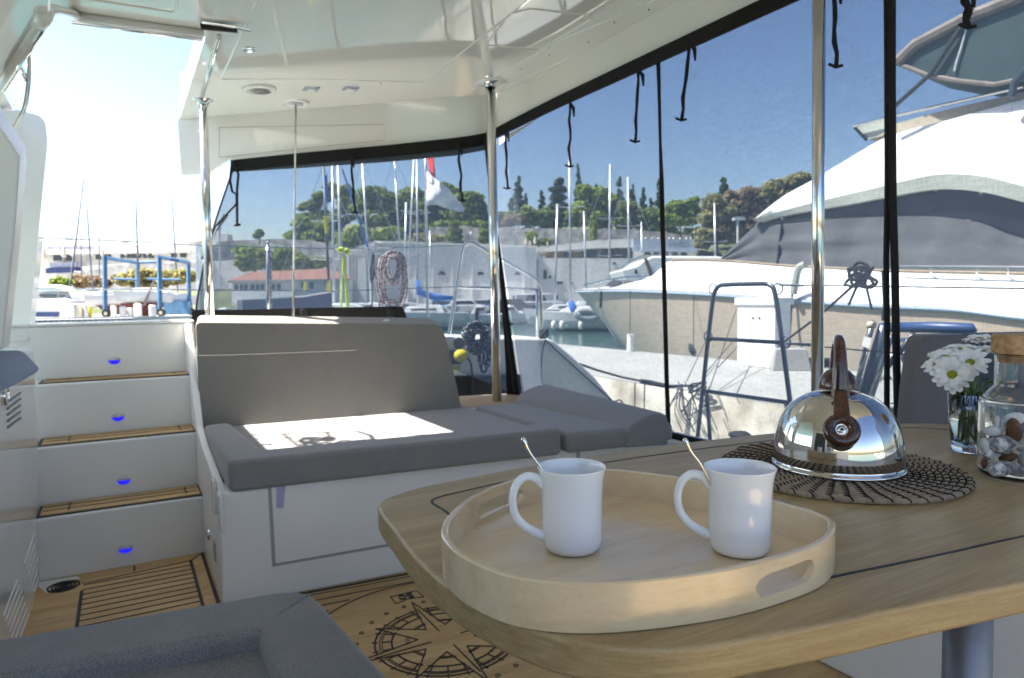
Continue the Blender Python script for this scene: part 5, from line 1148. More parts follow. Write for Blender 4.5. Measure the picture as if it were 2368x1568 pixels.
def boat(label, c, ang, L, B, H, hm='white', mast=None, mr=.09, mm='mast', cover=None, cabin=True, cat_='sailing boat', name='sailing_boat', group=None, under=None, stays=True, spread=True):
    t = thing(name, label, cat_, c, group)
    put('hull', xf(hullg(L,B,H),c,ang), hm, t, smooth=False)
    if under: put('keel', xf(G().prism([(-L*.36,0,-.02),(L*.36,0,.02),(L*.20,0,-under),(-L*.12,0,-under)],(0,.25,0)),Vector(c)-Vector((0,0,0)),ang), 'keel', t)
    if cabin:
        cg = G().prism([(-L*.28,-B*.28,H),(L*.2,-B*.22,H*1.08),(L*.2,B*.22,H*1.08),(-L*.28,B*.28,H)],None,[(-L*.26,-B*.24,H*1.42),(L*.10,-B*.18,H*1.38),(L*.10,B*.18,H*1.38),(-L*.26,B*.24,H*1.42)])
        put('cabin', xf(cg,c,ang), 'white', t, bevel=.05)
        wg = G()
        for s_ in (-1,1): wg.box((-L*.2,s_*B*.262-.01,H*1.15),(L*.06,s_*B*.262+.01,H*1.28))
        put('cabin_window', xf(wg,c,ang), 'win', t)
    if mast:
        (x0,y0),(x1,y1),d = mast; A = P(x0,y0,d=d); B_ = P(x1,y1,d=d); dn = (A-B_).normalized(); foot = A-dn*((A.z-(c[2]+H))/dn.z)
        ms = put('mast', G().tube([foot,A],[mr,mr*.8],10), mm, t, smooth=True)
        if spread:
            for f_ in (.62,.36):
                q_ = foot.lerp(A,f_); put('spreader', G().tube([q_-HR*.9+Vector((0,0,.08)),q_,q_+HR*.9+Vector((0,0,.08))],.03,5), 'mast', ms)
        if stays:
            put('stay', G().tube([A,foot+Matrix.Rotation(ang,3,'Z')@Vector((L*.42,0,.1))],.018,4), 'mast', ms)
            put('stay', G().tube([A,foot+Matrix.Rotation(ang,3,'Z')@Vector((-L*.42,0,.1))],.018,4), 'mast', ms)
        if cover:
            bd = Matrix.Rotation(ang,3,'Z')@Vector((-1,0,0)); z0_ = foot+Vector((0,0,1.0))
            put('sail_cover', G().tube([z0_+Vector((0,0,1.2)),z0_+bd*.15+Vector((0,0,.4)),z0_+bd*L*.2,z0_+bd*L*.38],[.10,.26,.24,.12],8), cover, t, smooth=True)
    return t
zg = -.5
def at(px, d, z): v = P(px,700,d=d); return Vector((v.x,v.y,z))
AN = -yaw   # along the picture plane
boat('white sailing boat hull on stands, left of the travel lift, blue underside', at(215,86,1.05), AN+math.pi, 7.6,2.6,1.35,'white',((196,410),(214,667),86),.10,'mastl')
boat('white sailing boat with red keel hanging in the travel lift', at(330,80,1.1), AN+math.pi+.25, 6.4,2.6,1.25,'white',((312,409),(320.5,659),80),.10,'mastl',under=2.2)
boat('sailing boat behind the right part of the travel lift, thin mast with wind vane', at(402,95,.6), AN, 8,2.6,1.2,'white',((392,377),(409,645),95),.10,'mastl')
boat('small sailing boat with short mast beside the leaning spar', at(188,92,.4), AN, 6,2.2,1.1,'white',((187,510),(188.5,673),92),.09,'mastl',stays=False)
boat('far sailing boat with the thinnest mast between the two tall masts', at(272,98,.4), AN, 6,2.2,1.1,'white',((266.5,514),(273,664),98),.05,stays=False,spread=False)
one('leaning_spar', G().tube([P(193.5,414,d=85.5),P(178,540,d=85.5),P(163,662,d=85.5)],[.05,.09,.06],8), 'mastd', 'dark spar leaning against the top of the left mast', 'spar')
mb = thing('motor_cruiser', 'white motor cruiser with dark blue waterline ashore at the far left', 'motor boat', at(105,78,zg))
put('hull', facing([(40,700),(60,694),(150,690),(161,694),(155,722),(150,734),(40,734)],78,3), 'white', mb, bevel=.1)
put('waterline', facing([(40,722),(135,721),(133,733),(40,733)],77.8,.5), 'dblue', mb); put('superstructure', facing([(60,682),(78,672),(132,672),(142,690),(60,694)],78.4,2), 'white', mb, bevel=.1)
put('flybridge', facing([(52,664),(90,660),(112,658),(136,664),(150,674),(60,678)],78.2,2.4), 'white', mb, bevel=.15); windows(mb,[(91,680,130,687),(137,682,149,687)],78.1)
cb = thing('storage_cabin', 'white cabin with a beige side on the quay left of the travel lift', 'cabin', at(160,76.5,zg)); put('cabin_body', facing([(139,708),(146,703),(172,703),(172,737),(139,737)],76.5,2), 'white', cb, bevel=.1); put('cabin_side', facing([(172,706),(180,703),(188,708),(188,737),(172,737)],76.7,2), 'beige', cb)
tl = thing('travel_lift', 'blue steel travel lift straddling a boat on the boatyard quay', 'travel lift', at(340,80,zg))
def bar(a,b,d0,d1,r): return G().tube([P(*a,d=d0),P(*b,d=d1)],r,4)
for a,b,d_ in (((242,590),(243,722),78),((318,606),(318,722),84),((368,594),(370,724),78),((435,606),(438,722),84)):
    lg = put('leg', bar(a,b,d_,d_,.27), 'blue', tl)
    wc = P(b[0]+3,727,d=d_-.1); wc.z = zg+.45
    wh = put('wheel', G().lathe([(.2,-.16),(.45,-.18),(.45,.18),(.2,.16)], wc, 20, (Matrix.Rotation(-yaw,3,'Z')@Matrix.Rotation(R(90),3,'X'))), 'rubber', tl); put('wheel_hub', G().lathe([(0,-.19),(.2,-.19),(.2,.19),(0,.19)], wc, 14, (Matrix.Rotation(-yaw,3,'Z')@Matrix.Rotation(R(90),3,'X'))), 'beige', wh)
for a,b,d0,d1,r in (((240,596),(320,608),78,84,.22),((320,607),(368,606),84,84,.17),((366,594),(440,608),78,84,.24),((262,645),(317,647),82,83,.15),((339,645),(416,647),82,83,.15)): put('beam', bar(a,b,d0,d1,r), 'blue', tl)
put('name_plate', facing([(393,598),(412,600),(412,606),(393,604)],77.6,.1), 'dblue', tl)
put('sling', G().prism([P(x,y,d=79) for x,y in ((355,646),(359,646),(336,707),(328,709))],(0,.1,0)), simple('sling_brown',(.22,.17,.16),.9), tl)
put('engine_house', facing([(378,698),(434,697),(436,727),(380,728)],83,1.2), simple('machine_blue',(.08,.19,.33),.6,var=.3,scale=1.5), tl)
lp = thing('light_tower', 'white slim tower with small platforms at the right end of the boatyard', 'tower', at(456,74,zg))
put('shaft', facing([(452,560),(461,560),(464,735),(454,735)],74,.6), 'white', lp); put('platform', facing([(432,560),(462,556),(464,560),(436,563)],73.9,.8), 'beige', lp)
for y in (590,605,620): put('lamp_arm', facing([(440,y),(454,y-1),(454,y+2),(440,y+3)],73.9,.3), 'white', lp)
fn = thing('quay_railing', 'low blue railing with short posts along the boatyard quay edge', 'railing', at(250,74.5,-.5))
put('top_rail', G().tube([P(60,741,d=74.3),P(310,736,d=74.3)],.07,5), 'dblue', fn)
g = G(); [g.tube([P(x,741-(x-60)*.02,d=74.3),P(x,749-(x-60)*.02,d=74.3)],.05,4) for x in range(66,310,13)]; put('railing_post', g, 'dblue', fn)
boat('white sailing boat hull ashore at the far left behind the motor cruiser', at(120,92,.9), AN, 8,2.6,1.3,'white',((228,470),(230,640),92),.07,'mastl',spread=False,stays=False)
boat('white hull on stands between the storage cabin and the travel lift', at(262,84,.9), AN, 6,2.4,1.2,'white',None,under=1.2)
boat('white hull with dark blue cover at the right end of the boatyard', at(398,84,.9), AN, 4.2,2.2,1.1,'white',None,under=1.1)
# gear under the boats
def barrel(px, d, w, h, mat, label, nm='drum'):
    c = at(px,d,-.45); return one(nm, G().lathe([(w*.8,0),(w,.05),(w,h*.9),(w*.7,h)], c, 12, caps=True), mat, label, nm.replace('_',' '), 'gear standing in the boatyard')
for i,(px,d,w,h,mt,lb) in enumerate(((198,77,.22,1.5,'offw','pale drum nearest the storage cabin'),(208,77.5,.18,1.2,'yel','yellow drum right of the storage cabin'),(262,78,.3,1.3,'stone','grey drum beside the left lift wheel'),(283,78.5,.35,1.2,'white','white sack under the boat in the slings'),(300,79,.3,1.0,'stone','small grey drum under the boat in the slings'),(352,79,.4,1.3,'white','white sack left of the middle lift wheel'),(318,78,.4,1.5,'stone','grey prop under the red keel'))): barrel(px,d,w,h,mt,lb)
# ================================================================== MARINA
dc_ = one('pontoon', G().prism([at(985,58,-.75),at(1285,54.5,-.75),at(1285,60,-.75),at(985,63,-.75)],(0,0,.42)), 'asph', 'long grey concrete pontoon with cars and small boats on it', 'pontoon')
put('pontoon_edge', G().prism([at(985,57.8,-.36),at(1285,54.3,-.36),at(1285,54.6,-.36),at(985,58.1,-.36)],(0,0,.1)), 'quay', dc_)
D90=math.pi/2
boat('moored sailing boat with dark mast carrying blue and yellow bands', at(760,40,-1), AN, 9,3,1.3,'white',((747.3,384.5),(760,652.7),40),.085,'mastd')
t_ = boat('moored sailing boat with the thick pale mast left of the yellow rope', at(790,48,-1), AN, 9,3,1.3,'white',((781.4,363),(788,640),48),.105)
boat('moored sailing boat with a slim mast just left of the thick pale mast', at(768,56,-1), AN+.5, 9,3,1.3,'white',((768.6,373),(771.4,672),56),.12,stays=False)
boat('moored sailing boat with white spreaders and a blue backstay', at(850,50,-1), AN, 9,3,1.3,'white',((836.7,364),(849.5,565),50),.09)
boat('moored sailing boat with leaning mast left of the white flag', at(925,52,-1), AN+.3, 9,3,1.3,'white',((911,355),(923.8,567),52),.07,spread=False)
boat('moored sailing boat with the short mast left of the white flag', at(938,60,-1), AN, 7,2.6,1.2,'white',((938.9,468),(937,573),60),.097,spread=False)
boat('moored sailing boat with a mast leaning right beside the flag', at(948,54,-1), AN+.2, 8,2.8,1.2,'white',((958,350),(944.6,615.8),54),.087,stays=False)
boat('moored sailing boat with blue sail cover beside the flagpole', at(966,46,-1), AN+math.pi, 6.5,2.5,1.1,'white',((963.6,355),(965.3,672.5),46),.066,cover='canv',stays=False)
boat('small sailing boat with the low thin mast right of the flagpole', at(996,62,-1), AN, 7,2.6,1.1,'white',((993.4,533.5),(996.5,692.4),62),.07,spread=False,stays=False)
boat('white sailing boat with blue upright sail cover and fenders, stern towards the beige yacht', at(1336,41,-1), AN+math.pi-.25, 5.6,2.6,1.05,'white',((1315.7,330.7),(1318.8,689),41),.062,stays=False)
boat('sailing boat with the thick short mast left of the tallest mast', at(1300,47,-1), AN+math.pi, 5.5,2.6,1.1,'white',((1288.6,472.6),(1282.7,694),47),.092,cover=None,stays=False,spread=False)
boat('sailing boat with a short mast right of the tallest mast', at(1356,66,-1), AN, 7,2.6,1.1,'white',((1349.8,488),(1354.4,658),66),.105,spread=False)
boat('sailing boat with mast and crosstrees left of the slanting stay', at(1409,50,-1), AN, 9,3,1.2,'white',((1410.4,381),(1408.6,640),50),.082)
boat('sailing boat with mast and slanting stay in front of the restaurant sign board', at(1454,52,-1), AN, 9,3,1.2,'white',((1451.6,409.7),(1454.2,616),52),.094)
boat('sailing boat with the small mast before the blue grey sign board', at(1484,68,-1), AN, 7,2.6,1.1,'white',((1482.6,512.8),(1484,592.8),68),.09,spread=False,stays=False)
boat('sailing boat with the mast in front of the rusty trees at the right', at(1654,48,-1), AN, 8,2.8,1.2,'white',((1651.6,470),(1653.6,592.8),48),.08,stays=False)
one('blue_backstay', G().tube([P(791.3,391.6,d=49),P(852.3,578.9,d=49)],.07,6), 'canv', 'furled blue sail slanting down beside the spreaders', 'sail')
for a,b,c_ in (((752,405),(757,470),'canv'),((752.5,500),(755,540),'yel')):
    one('mast_band', G().tube([P(*a,d=39.7),P(*b,d=39.9)],.10,8), c_, 'blue band on the dark mast' if c_=='canv' else 'yellow band on the dark mast', 'band')
uc = one('upright_sail_cover', G().tube([P(1319,697,d=40.6),P(1326,715,d=40.6),P(1332,734,d=40.6)],[.16,.24,.22],8), 'canv', 'light blue sail cover standing upright on the white sailing boat', 'sail cover', smooth=True)
for i,x in enumerate((1280,1299,1343)):
    one('fender', G().tube([P(x,742,d=39.6),P(x,745,d=39.6),P(x,760,d=39.6),P(x,763,d=39.6)],[.06,.15,.15,.05],10), 'offw', ['leftmost white fender on the sailing boat by the pontoon','second white fender from the left on the sailing boat','white fender nearest the beige yacht bow'][i], 'fender','fenders on the sailing boat', smooth=True)
dg_ = thing('inflatable_dinghy', 'grey inflatable dinghy hanging at the stern of the white sailing boat', 'dinghy', P(1352,736,d=39)); put('tube_ring', G().tube(spline([P(x,y,d=39) for x,y in ((1336,722),(1356,719),(1376,724),(1380,732),(1360,737),(1340,733))],4,True),.22,8,True), simple('dinghy_grey',(.33,.34,.35),.6), dg_, smooth=True); put('dinghy_floor', G().prism([P(x,y,d=39) for x,y in ((1340,724),(1374,725),(1372,733),(1344,732))],(0,.05,0)), 'rubber', dg_)
def motorboat(px, d, L, hm, label, z=-1, ang=0):
    c = at(px,d,z); t = thing('motorboat', label, 'motor boat', c, 'small motorboats in the marina')
    put('hull', xf(hullg(L,2.0,.8),c,AN+ang), hm, t); put('cabin', xf(G().prism([(-L*.1,-.7,.75),(L*.22,-.55,.8),(L*.22,.55,.8),(-L*.1,.7,.75)],None,[(-L*.08,-.6,1.5),(L*.08,-.5,1.45),(L*.08,.5,1.45),(-L*.08,.6,1.5)]),c,AN+ang), 'white', t, bevel=.05)
    put('cabin_window', xf(G().box((-L*.07,-.74,1.1),(L*.1,.74,1.32)),c,AN+ang), 'win', t); put('outboard', xf(G().box((-L*.5-.3,-.15,.3),(-L*.5,.15,1.1)),c,AN+ang), 'rubber', t, bevel=.04)
for a in ((955,52,4.5,'white','white motorboat nearest the right end of the black valance'),(990,57,4,'white','white motorboat behind the flagpole foot',-1,math.pi),(1018,50,4.5,'white','motorboat low in the water left of the pulpit leg'),(1112,53,4,'white','small motorboat in front of the pontoon seen through the pulpit',-1,math.pi),(1175,52,4.5,'white','small white motorboat right of the middle steel pole'),(648,60,5,'white','white motorboat left of the dark blue bow'),(560,70,5,'white','open motorboat below the red roofed house'),(520,66,5,'white','motorboat next to the left steel pole',-1,math.pi)): motorboat(*a)
def car(px, d, mat, label, z=-.33, ang=0, van=False):
    c = at(px,d,z); t = thing('parked_van' if van else 'parked_car', label, 'van' if van else 'car', c, 'vehicles parked by the marina'); h = 1.9 if van else 1.42
    body = [(-2.1,0,.3),(2.1,0,.3),(2.15,0,.75),(1.2,0,.9),(-1.95,0,.95),(-2.15,0,.7)] if not van else [(-2.3,0,.3),(2.3,0,.3),(2.35,0,1.0),(1.7,0,1.15),(-2.3,0,1.15)]
    roof = [(-1.75,0,.92),(1.1,0,.88),(.45,0,h),(-1.3,0,h)] if not van else [(-2.3,0,1.13),(1.65,0,1.13),(1.1,0,h),(-2.25,0,h)]
    put('body', xf(G().prism([(x,-.8,z_) for x,y,z_ in body],(0,1.6,0)),c,AN+ang), mat, t, bevel=.08)
    put('cabin', xf(G().prism([(x,-.68,z_) for x,y,z_ in roof],(0,1.36,0)),c,AN+ang), mat, t, bevel=.08)
    wq = [(-1.4,0,1.0),(.85,0,1.0),(.4,0,h-.12),(-1.15,0,h-.12)]; put('window', xf(G().prism([(x,-.70,z_) for x,y,z_ in wq],(0,1.40,0)),c,AN+ang), 'win', t)
    for x in (-1.3,1.3):
        for y in (-.8,.62): put('wheel', xf(G().lathe([(.0,0),(.31,0),(.31,.18),(0,.18)],(x,y+.18,.31),14,Matrix.Rotation(R(90),3,'X')),c,AN+ang), 'rubber', t)
for a in ((1030,66,'car3','light blue parked car left of the pulpit leg'),(1080,65,'white','white parked car seen through the pulpit'),(1122,66,'car1','silver parked car just left of the middle pole'),(1158,66,'car2','dark blue parked car right of the middle pole'),(1192,65,'car4','black parked car right of the dark blue one'),(1058,70,'car4','black parked car behind the white one in the pulpit'),(1222,70,'car1','silver parked car partly behind the van')): car(*a,z=-.5 if a[1]>62 else -.33)
car(1246,66,'white','white parked van at the foot of the fort wall',z=-.5,van=True)
# ground under the parked cars
one('parking_pier', G().prism([at(1000,62,-3),at(1290,61,-3),at(1290,92,-3),at(1000,92,-3)],(0,0,2.49)), 'asph', 'low concrete pier at the fort foot carrying the parked cars', 'pier')
nb = thing('dark_blue_boat', 'dark blue sailing boat bow with two yellow pennants before the red roofed house', 'boat', P(700,712,d=34))
nv = [(560,694),(612,692),(660,689),(705,686),(740,680),(765,676),(767,690),(768,716),(560,716)]
put('hull', G().prism([P(x,y,d=34) for x,y in nv],None,[P(x-12,y,d=37) for x,y in nv]), 'navyh', nb); put('toe_rail', G().tube([P(x,y-1,d=33.95) for x,y in nv[:6]],.04,5), 'steel', nb)
for a in (((704,678),(700,672),(703,655),(708,650),(709,664)),((757,677),(756,668),(760,652),(764,646),(765,672))): put('pennant', G().prism([P(x,y,d=33.8) for x,y in a],(0,.03,0)), 'yel', nb)
# flagpole and flag
fpn = one('flagpole', G().tube([P(983,340,d=13),P(984,420,d=13),P(989,760,d=13)],[.022,.024,.026],10), 'mast', 'white flagpole rising behind the sofa backrest with the flag on it', 'flagpole', smooth=True)
def cloth(px_rows, d, mat, name, lab, cat_='flag'):
    rows = [[P(x,y,d=d+.10*math.sin(i*1.3+j*.9)) for i,(x,y) in enumerate(r)] for j,r in enumerate(px_rows)]
    return one(name, G().grid(rows), mat, lab, cat_, smooth=True, solid=.01)
L_ = [(986,400),(986,425),(985,450),(985,475)]; Rr = [(990,395),(1003,410),(1010,418),(1022,425)]
def lin(a,b,n): return [(a[0]+(b[0]-a[0])*i/n, a[1]+(b[1]-a[1])*i/n) for i in range(n+1)]
topc = [(986,395),(1000,408),(1012,418),(1030,430),(1045,446),(1060,462),(1074,483)]; botc = [(985,476),(995,474),(1010,474),(1024,480),(1040,484),(1056,487),(1072,491)]
cloth([[ (a[0]+(b[0]-a[0])*t, a[1]+(b[1]-a[1])*t) for a,b in zip(topc,botc)] for t in (0,.25,.5,.75,1)], 12.9, 'flagw', 'white_flag', 'white flag hanging limp from the flagpole')
topr = [(989,345),(998,345)]; 
cloth([[(988,345),(994,344),(1001,346)],[(989,360),(996,360),(1002,362)],[(990,378),(998,379),(1004,383)],[(993,395),(1000,398),(1006,402)],[(997,405),(1002,409),(1007,413)]], 12.8, 'flagr', 'red_flag', 'red flag with white marks partly hidden by the roof edge')
for x,yt_,yb,lab in ((375.5/1.0+0,0,0,''),):
    pass
sp_ = thing('street_lamp', 'white street lamp with flat head before the rusty trees', 'street lamp', P(1705,600,d=60)); put('post', G().tube([P(1705,600,d=60),P(1705.5,508,d=60)],.10,8), 'offw', sp_); put('lamp_head', facing([(1697,503),(1704,501),(1722,503),(1724,508),(1697,509)],59.8,.5), 'white', sp_)
sp2 = thing('street_lamp', 'thin street lamp post left of the small bush on the rubble wall', 'street lamp', P(507,650,d=88)); put('post', G().tube([P(510,662,d=88),P(507,530,d=88)],.12,8), 'mast', sp2); put('lamp_head', G().ball(P(507,528,d=88),.3,8,6), 'offw', sp2)
sp3 = thing('street_lamp', 'short lamp post with globe in front of the grey wall below the cypresses', 'street lamp', P(1089,562,d=108)); put('post', G().tube([P(1089,570,d=108),P(1089,541,d=108)],.07,6), 'mast', sp3); put('lamp_head', G().ball(P(1089,540,d=108),.32,8,6), 'white', sp3)
one('antenna_pole', G().tube([P(1835,400,d=150),P(1835,440,d=150)],.12,6), 'mast', 'thin pole standing out of the trees above the yacht visor', 'pole')

# ================================================================== TREES
def foliage(blobs, d, n, leafs, seed, depth=.8, clump=.22, flat=1.0):
    q = np.random.default_rng(seed); V = []; s_ = d/FP; tot = sum(b[2]*b[3] for b in blobs)
    for (cx,cy,rx,ry) in blobs:
        c = P(cx,cy,d=d); m_ = max(60,int(n*rx*ry/tot)); k = max(7,int(m_/45))
        u = q.normal(size=(k,3)); u /= np.linalg.norm(u,axis=1)[:,None]; rr = q.uniform(.55,1.0,(k,1)); cen = u*rr
        idx = q.integers(0,k,m_); cr = q.uniform(.6,1.25,k)*clump
        dd = q.normal(size=(m_,3)); dd /= np.linalg.norm(dd,axis=1)[:,None]
        pt = cen[idx]*(1-clump*.6)+dd*cr[idx][:,None]*q.uniform(.5,1.0,(m_,1))*np.array([1.25,1.25,.75])
        X = pt[:,0]*rx*s_; Y = pt[:,1]*(rx+ry)*.5*s_*depth; Z = pt[:,2]*ry*s_
        W = np.stack([c.x+X*HR.x+Y*HF.x, c.y+X*HR.y+Y*HF.y, c.z+Z],1)
        nrm = dd+q.normal(size=(m_,3))*.5+np.array([0,0,.35]); nrm /= np.linalg.norm(nrm,axis=1)[:,None]
        t = np.cross(nrm,q.normal(size=(m_,3))); t /= np.linalg.norm(t,axis=1)[:,None]; b = np.cross(nrm,t)
        L = leafs*q.uniform(.6,1.35,(m_,1))
        V.append(np.stack([W-t*L-b*L*.6, W+t*L-b*L*.6, W+t*L*.7+b*L*.6, W-t*L*.7+b*L*.6],1).reshape(-1,3))
    return np.concatenate(V)
def leafobj(name, V, mat, parent):
    V = V-np.array(parent['_o']) if parent is not None else V; n = len(V)//4; me = bpy.data.meshes.new(name)
    me.vertices.add(len(V)); me.vertices.foreach_set('co', V.astype(np.float32).ravel()); me.loops.add(len(V)); me.loops.foreach_set('vertex_index', np.arange(len(V),dtype=np.int32))
    me.polygons.add(n); me.polygons.foreach_set('loop_start', np.arange(0,len(V),4,dtype=np.int32)); me.update(calc_edges=True); me.materials.append(M[mat])
    ob = bpy.data.objects.new(name, me); COL.objects.link(ob); ob.parent = parent; return ob
def tree(name, label, cat_, base, blobs, d, n, mat, leafs=.28, seed=1, group=None, limbs=True, **k):
    b = P(*base,d=d); t = thing(name, label, cat_, b, group); s_ = d/FP
    leafobj('crown', foliage(blobs,d,n,leafs,seed,**k), mat, t)
    tc = P(blobs[0][0],blobs[0][1],d=d); w_ = blobs[0][2]*s_; r = max(.12,w_*.07); g = G()
    g.tube([b-Vector((0,0,.6)),b.lerp(tc,.5)+Vector((w_*.05,0,0)),tc+Vector((0,0,blobs[0][3]*s_*.3))],[r,r*.7,r*.2],7)
    if limbs:
        for bl in blobs[:5]:
            e = P(bl[0],bl[1],d=d); m_ = b.lerp(tc,.45); g.tube([m_,m_.lerp(e,.55)+Vector((0,0,-.2)),e],[r*.6,r*.4,r*.12],5)
    put('trunk', g, 'trunk', t, smooth=True); return t
TP = 'trees on the hill behind the harbour'
cyps = [(1198,404,512,14,'tall cypress right of the middle pole'),(1181,457,512,7,'small cypress left of the tall one at the pole'),(1215,449,512,7,'slim cypress between the pole strap and the bushes'),(1252.5,441,525,11,'medium cypress left of the layered pine'),(1337,380,520,9.5,'tall needle thin cypress just right of the tallest mast'),(1378,421,520,10,'cypress behind the mast with crosstrees on its left'),(1432,404,530,12,'cypress behind the mast left of the slanting stay'),(1461,424,530,11,'cypress immediately right of the slanting stay'),(1486.5,434,535,12,'broad cypress between the masts and the black zip'),(1504.5,456,535,7,'short cypress left of the black zip'),(1524,412,540,13,'tall cypress mostly hidden by the black zip'),(1673.5,407,470,15,'wide cypress top above the rusty trees'),(1641,447,520,9,'small cypress left of the wide cypress top'),(1631,456,520,7,'slimmest cypress at the edge of the rusty trees')]
for i,(x,yt_,yb,w_,lab) in enumerate(cyps):
    h = yb-yt_; bl = [(x+math.sin(k*2.3+i)*w_*.12, yb-h*(.08+.86*f), w_*wf, h*.13) for k,(f,wf) in enumerate(((.05,.8),(.2,1.0),(.36,1.0),(.52,.85),(.68,.66),(.83,.42),(.95,.2)))]
    tree('cypress', lab, 'cypress', (x,yb+8), bl, 132+i%4, 2600 if w_>9 else 1400, 'cyp', .26, 100+i, TP, limbs=False, clump=.35)
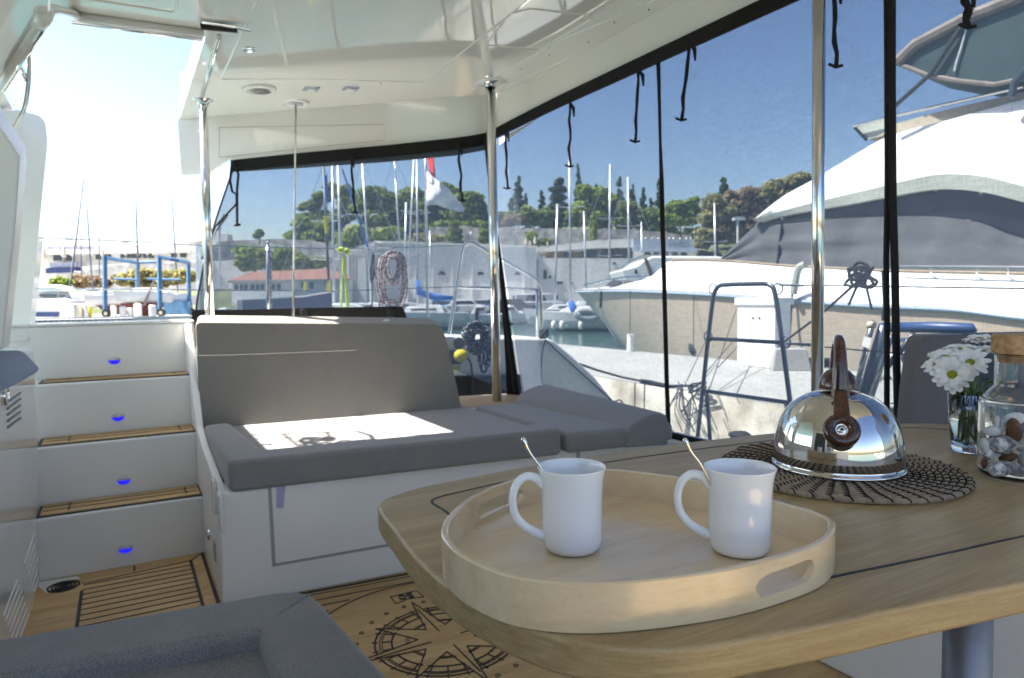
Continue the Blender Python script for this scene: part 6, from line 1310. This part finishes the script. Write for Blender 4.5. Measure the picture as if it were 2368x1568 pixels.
pines = [
 ('pine','dark umbrella pine at the left end of the wooded hill','pine',(745,575),[(762,430,16,14),(745,455,24,16),(720,474,24,14),(703,500,20,12),(700,480,14,9),(735,500,26,16)],140,3000,'pine'),
 ('pine','broad pine directly behind the thick pale mast','pine',(790,560),[(795,445,26,20),(812,470,30,22),(790,500,32,24),(770,520,24,22)],137,2800,'pine'),
 ('pine','rounded green pine left of the leaning mast','pine',(865,560),[(862,448,42,20),(880,462,38,24),(845,480,36,26),(870,505,46,28),(905,480,26,26)],134,3600,'pine'),
 ('pine','rounded pine between the flag and the leaning masts','pine',(960,560),[(955,448,30,20),(935,470,28,26),(965,480,36,30),(950,512,46,26),(925,500,22,26)],136,3200,'pine'),
 ('pine','pine crown rising behind the white flag','pine',(1025,560),[(1025,432,24,13),(1045,450,26,18),(1010,462,32,24),(1035,490,38,30),(1000,500,30,26)],139,3200,'pine'),
 ('pine','pine on the right end of the hill top beside the middle pole','pine',(1090,560),[(1085,460,34,18),(1100,480,26,26),(1072,490,30,30),(1095,505,30,26),(1120,500,14,20)],135,3000,'pine'),
 ('bushy_tree','light green bushy tree on the slope behind the support wire','tree',(720,620),[(700,518,30,20),(682,545,28,20),(722,550,36,26),(700,578,34,26),(745,582,34,28),(735,525,28,20),(775,560,24,26)],120,3200,'green'),
 ('bushy_tree','yellow green bushes under the rounded pines','tree',(880,600),[(830,540,32,22),(870,548,34,14),(905,540,28,18),(800,560,26,18),(845,565,26,14)],118,3000,'green'),
 ('bushy_tree','feathery light tree above the red tiled roof','tree',(590,650),[(585,588,40,22),(562,578,24,14),(610,600,34,24),(640,606,30,22),(575,612,34,18),(655,585,24,16)],100,3200,'green'),
 ('bushy_tree','dark green tree behind the steel stanchion','tree',(665,650),[(672,596,34,20),(648,610,26,18),(700,606,30,20),(735,608,26,16)],104,1800,'pine'),
 ('bushy_tree','small round tree alone on the rubble wall','tree',(600,556),[(600,540,9,8),(594,546,8,5)],110,700,'pine'),
 ('bushy_tree','dark conifer in front of the grey wall left of the pulpit','tree',(1048,570),[(1050,535,17,10),(1050,550,20,10),(1050,520,10,10),(1052,560,16,8)],109,1500,'pine'),
 ('bushy_tree','dark conifer in front of the grey wall at the middle pole','tree',(1122,575),[(1122,535,14,12),(1122,553,16,10),(1118,520,8,8)],109,1200,'pine'),
 ('bushy_tree','olive shrubs on the slope left of the pulpit','tree',(1010,575),[(1000,552,26,9),(975,548,18,10)],108,1100,'olive'),
 ('rusty_tree','rust brown round tree below the tall cypress','tree',(1190,530),[(1190,508,22,12),(1175,515,16,9)],122,1300,'rust'),
 ('broad_tree','green trees between the cypresses right of the pole','tree',(1225,535),[(1222,495,22,20),(1240,505,22,20),(1205,510,14,12),(1262,500,18,22)],126,2200,'pine'),
 ('layered_pine','dark layered pine left of the tallest mast','pine',(1290,530),[(1291,420,12,11),(1290,438,20,9),(1287,457,22,9),(1290,476,23,10),(1286,497,28,16),(1305,500,16,20)],128,2800,'cyp'),
 ('broad_tree','bright green trees behind the masts and cypresses','tree',(1390,535),[(1350,445,22,20),(1385,452,26,22),(1350,485,26,26),(1405,470,26,26),(1375,500,34,26),(1330,500,20,22)],126,4200,'green'),
 ('broad_tree','mid green trees filling the gap before the black zip','tree',(1460,545),[(1450,480,24,22),(1475,500,24,22),(1510,500,26,22),(1440,515,22,16),(1500,520,30,16)],124,2800,'pine'),
 ('bushy_tree','small pointed shrub in front of the grey wall below the masts','tree',(1371,562),[(1371,530,8,22),(1371,550,9,10)],110,700,'green'),
 ('bushy_tree','low shrubs at the foot of the grey wall beside the fort roof','tree',(1232,575),[(1228,545,13,12),(1262,560,14,8),(1245,562,10,7)],109,1000,'green'),
 ('bright_tree','bright green spreading tree right of the black zip','tree',(1575,548),[(1565,480,26,18),(1595,475,18,14),(1560,505,30,20),(1590,510,24,14),(1608,462,9,9)],108,3400,'green'),
 ('dark_pine','dark pine branch layer above the bright green tree','pine',(1600,545),[(1600,468,16,10),(1612,485,10,9),(1590,500,20,10)],112,1200,'pine'),
 ('autumn_tree','rust brown and olive tree mass left of the flat lamp','tree',(1660,590),[(1650,470,26,26),(1640,505,26,24),(1675,500,32,30),(1650,540,36,26),(1690,540,30,26),(1625,560,18,22)],84,5200,'olive'),
 ('autumn_tree','rust brown tree mass behind the flat lamp','tree',(1720,580),[(1725,455,28,24),(1705,480,28,26),(1745,480,28,22),(1720,515,34,28),(1690,455,18,16)],86,4600,'rust'),
 ('broad_tree','olive green trees rising behind the yacht visor','tree',(1800,540),[(1775,445,30,22),(1800,432,34,20),(1845,415,30,18),(1815,460,40,26),(1770,480,36,26),(1860,440,26,26),(1880,425,20,20)],95,5200,'olive'),
 ('bushy_tree','round yellow green bush ashore behind the motor cruiser','bush',(140,672),[(134,652,17,13),(150,655,14,13),(128,660,14,9)],88,1300,'pine'),
 ('bushy_tree','brown green bushes behind the left sailing boat','bush',(200,672),[(185,650,22,14),(215,652,26,14),(240,655,18,12)],90,1800,'rust'),
 ('bushy_tree','yellow green bushes seen through the travel lift','bush',(340,675),[(290,645,30,18),(330,640,34,22),(375,642,30,22),(415,640,26,20),(345,660,40,10),(445,640,10,14)],92,3800,'olive'),
]
ug = foliage([(x,y,34,15) for x,y in [(700,590),(750,580),(800,572),(860,560),(920,545),(980,530),(1040,520),(1100,520),(1160,518),(1220,520),(1280,520),(1340,520),(1400,522),(1460,524),(1520,530),(1570,535),(1610,540)]]+[(x,503,36,18) for x in range(1170,1640,52)],127,9000,.36,77,clump=.4)
me_ = bpy.data.meshes.new('undergrowth'); n_q = len(ug)//4
me_.vertices.add(len(ug)); me_.vertices.foreach_set('co', ug.astype(np.float32).ravel()); me_.loops.add(len(ug)); me_.loops.foreach_set('vertex_index', np.arange(len(ug),dtype=np.int32))
me_.polygons.add(n_q); me_.polygons.foreach_set('loop_start', np.arange(0,len(ug),4,dtype=np.int32)); me_.update(calc_edges=True); me_.materials.append(M['pine'])
uo = bpy.data.objects.new('undergrowth', me_); COL.objects.link(uo); tag(uo,'dense green undergrowth covering the slope below the hill trees','undergrowth',None,'stuff')
for i,(nm,lab,ct,base,bl,d_,n_,mt) in enumerate(pines):
    tree(nm, lab, ct, base, bl, d_, int(n_*3.0), mt, .33 if d_>115 else .26, 300+i, TP if d_>100 else None, clump=.42)
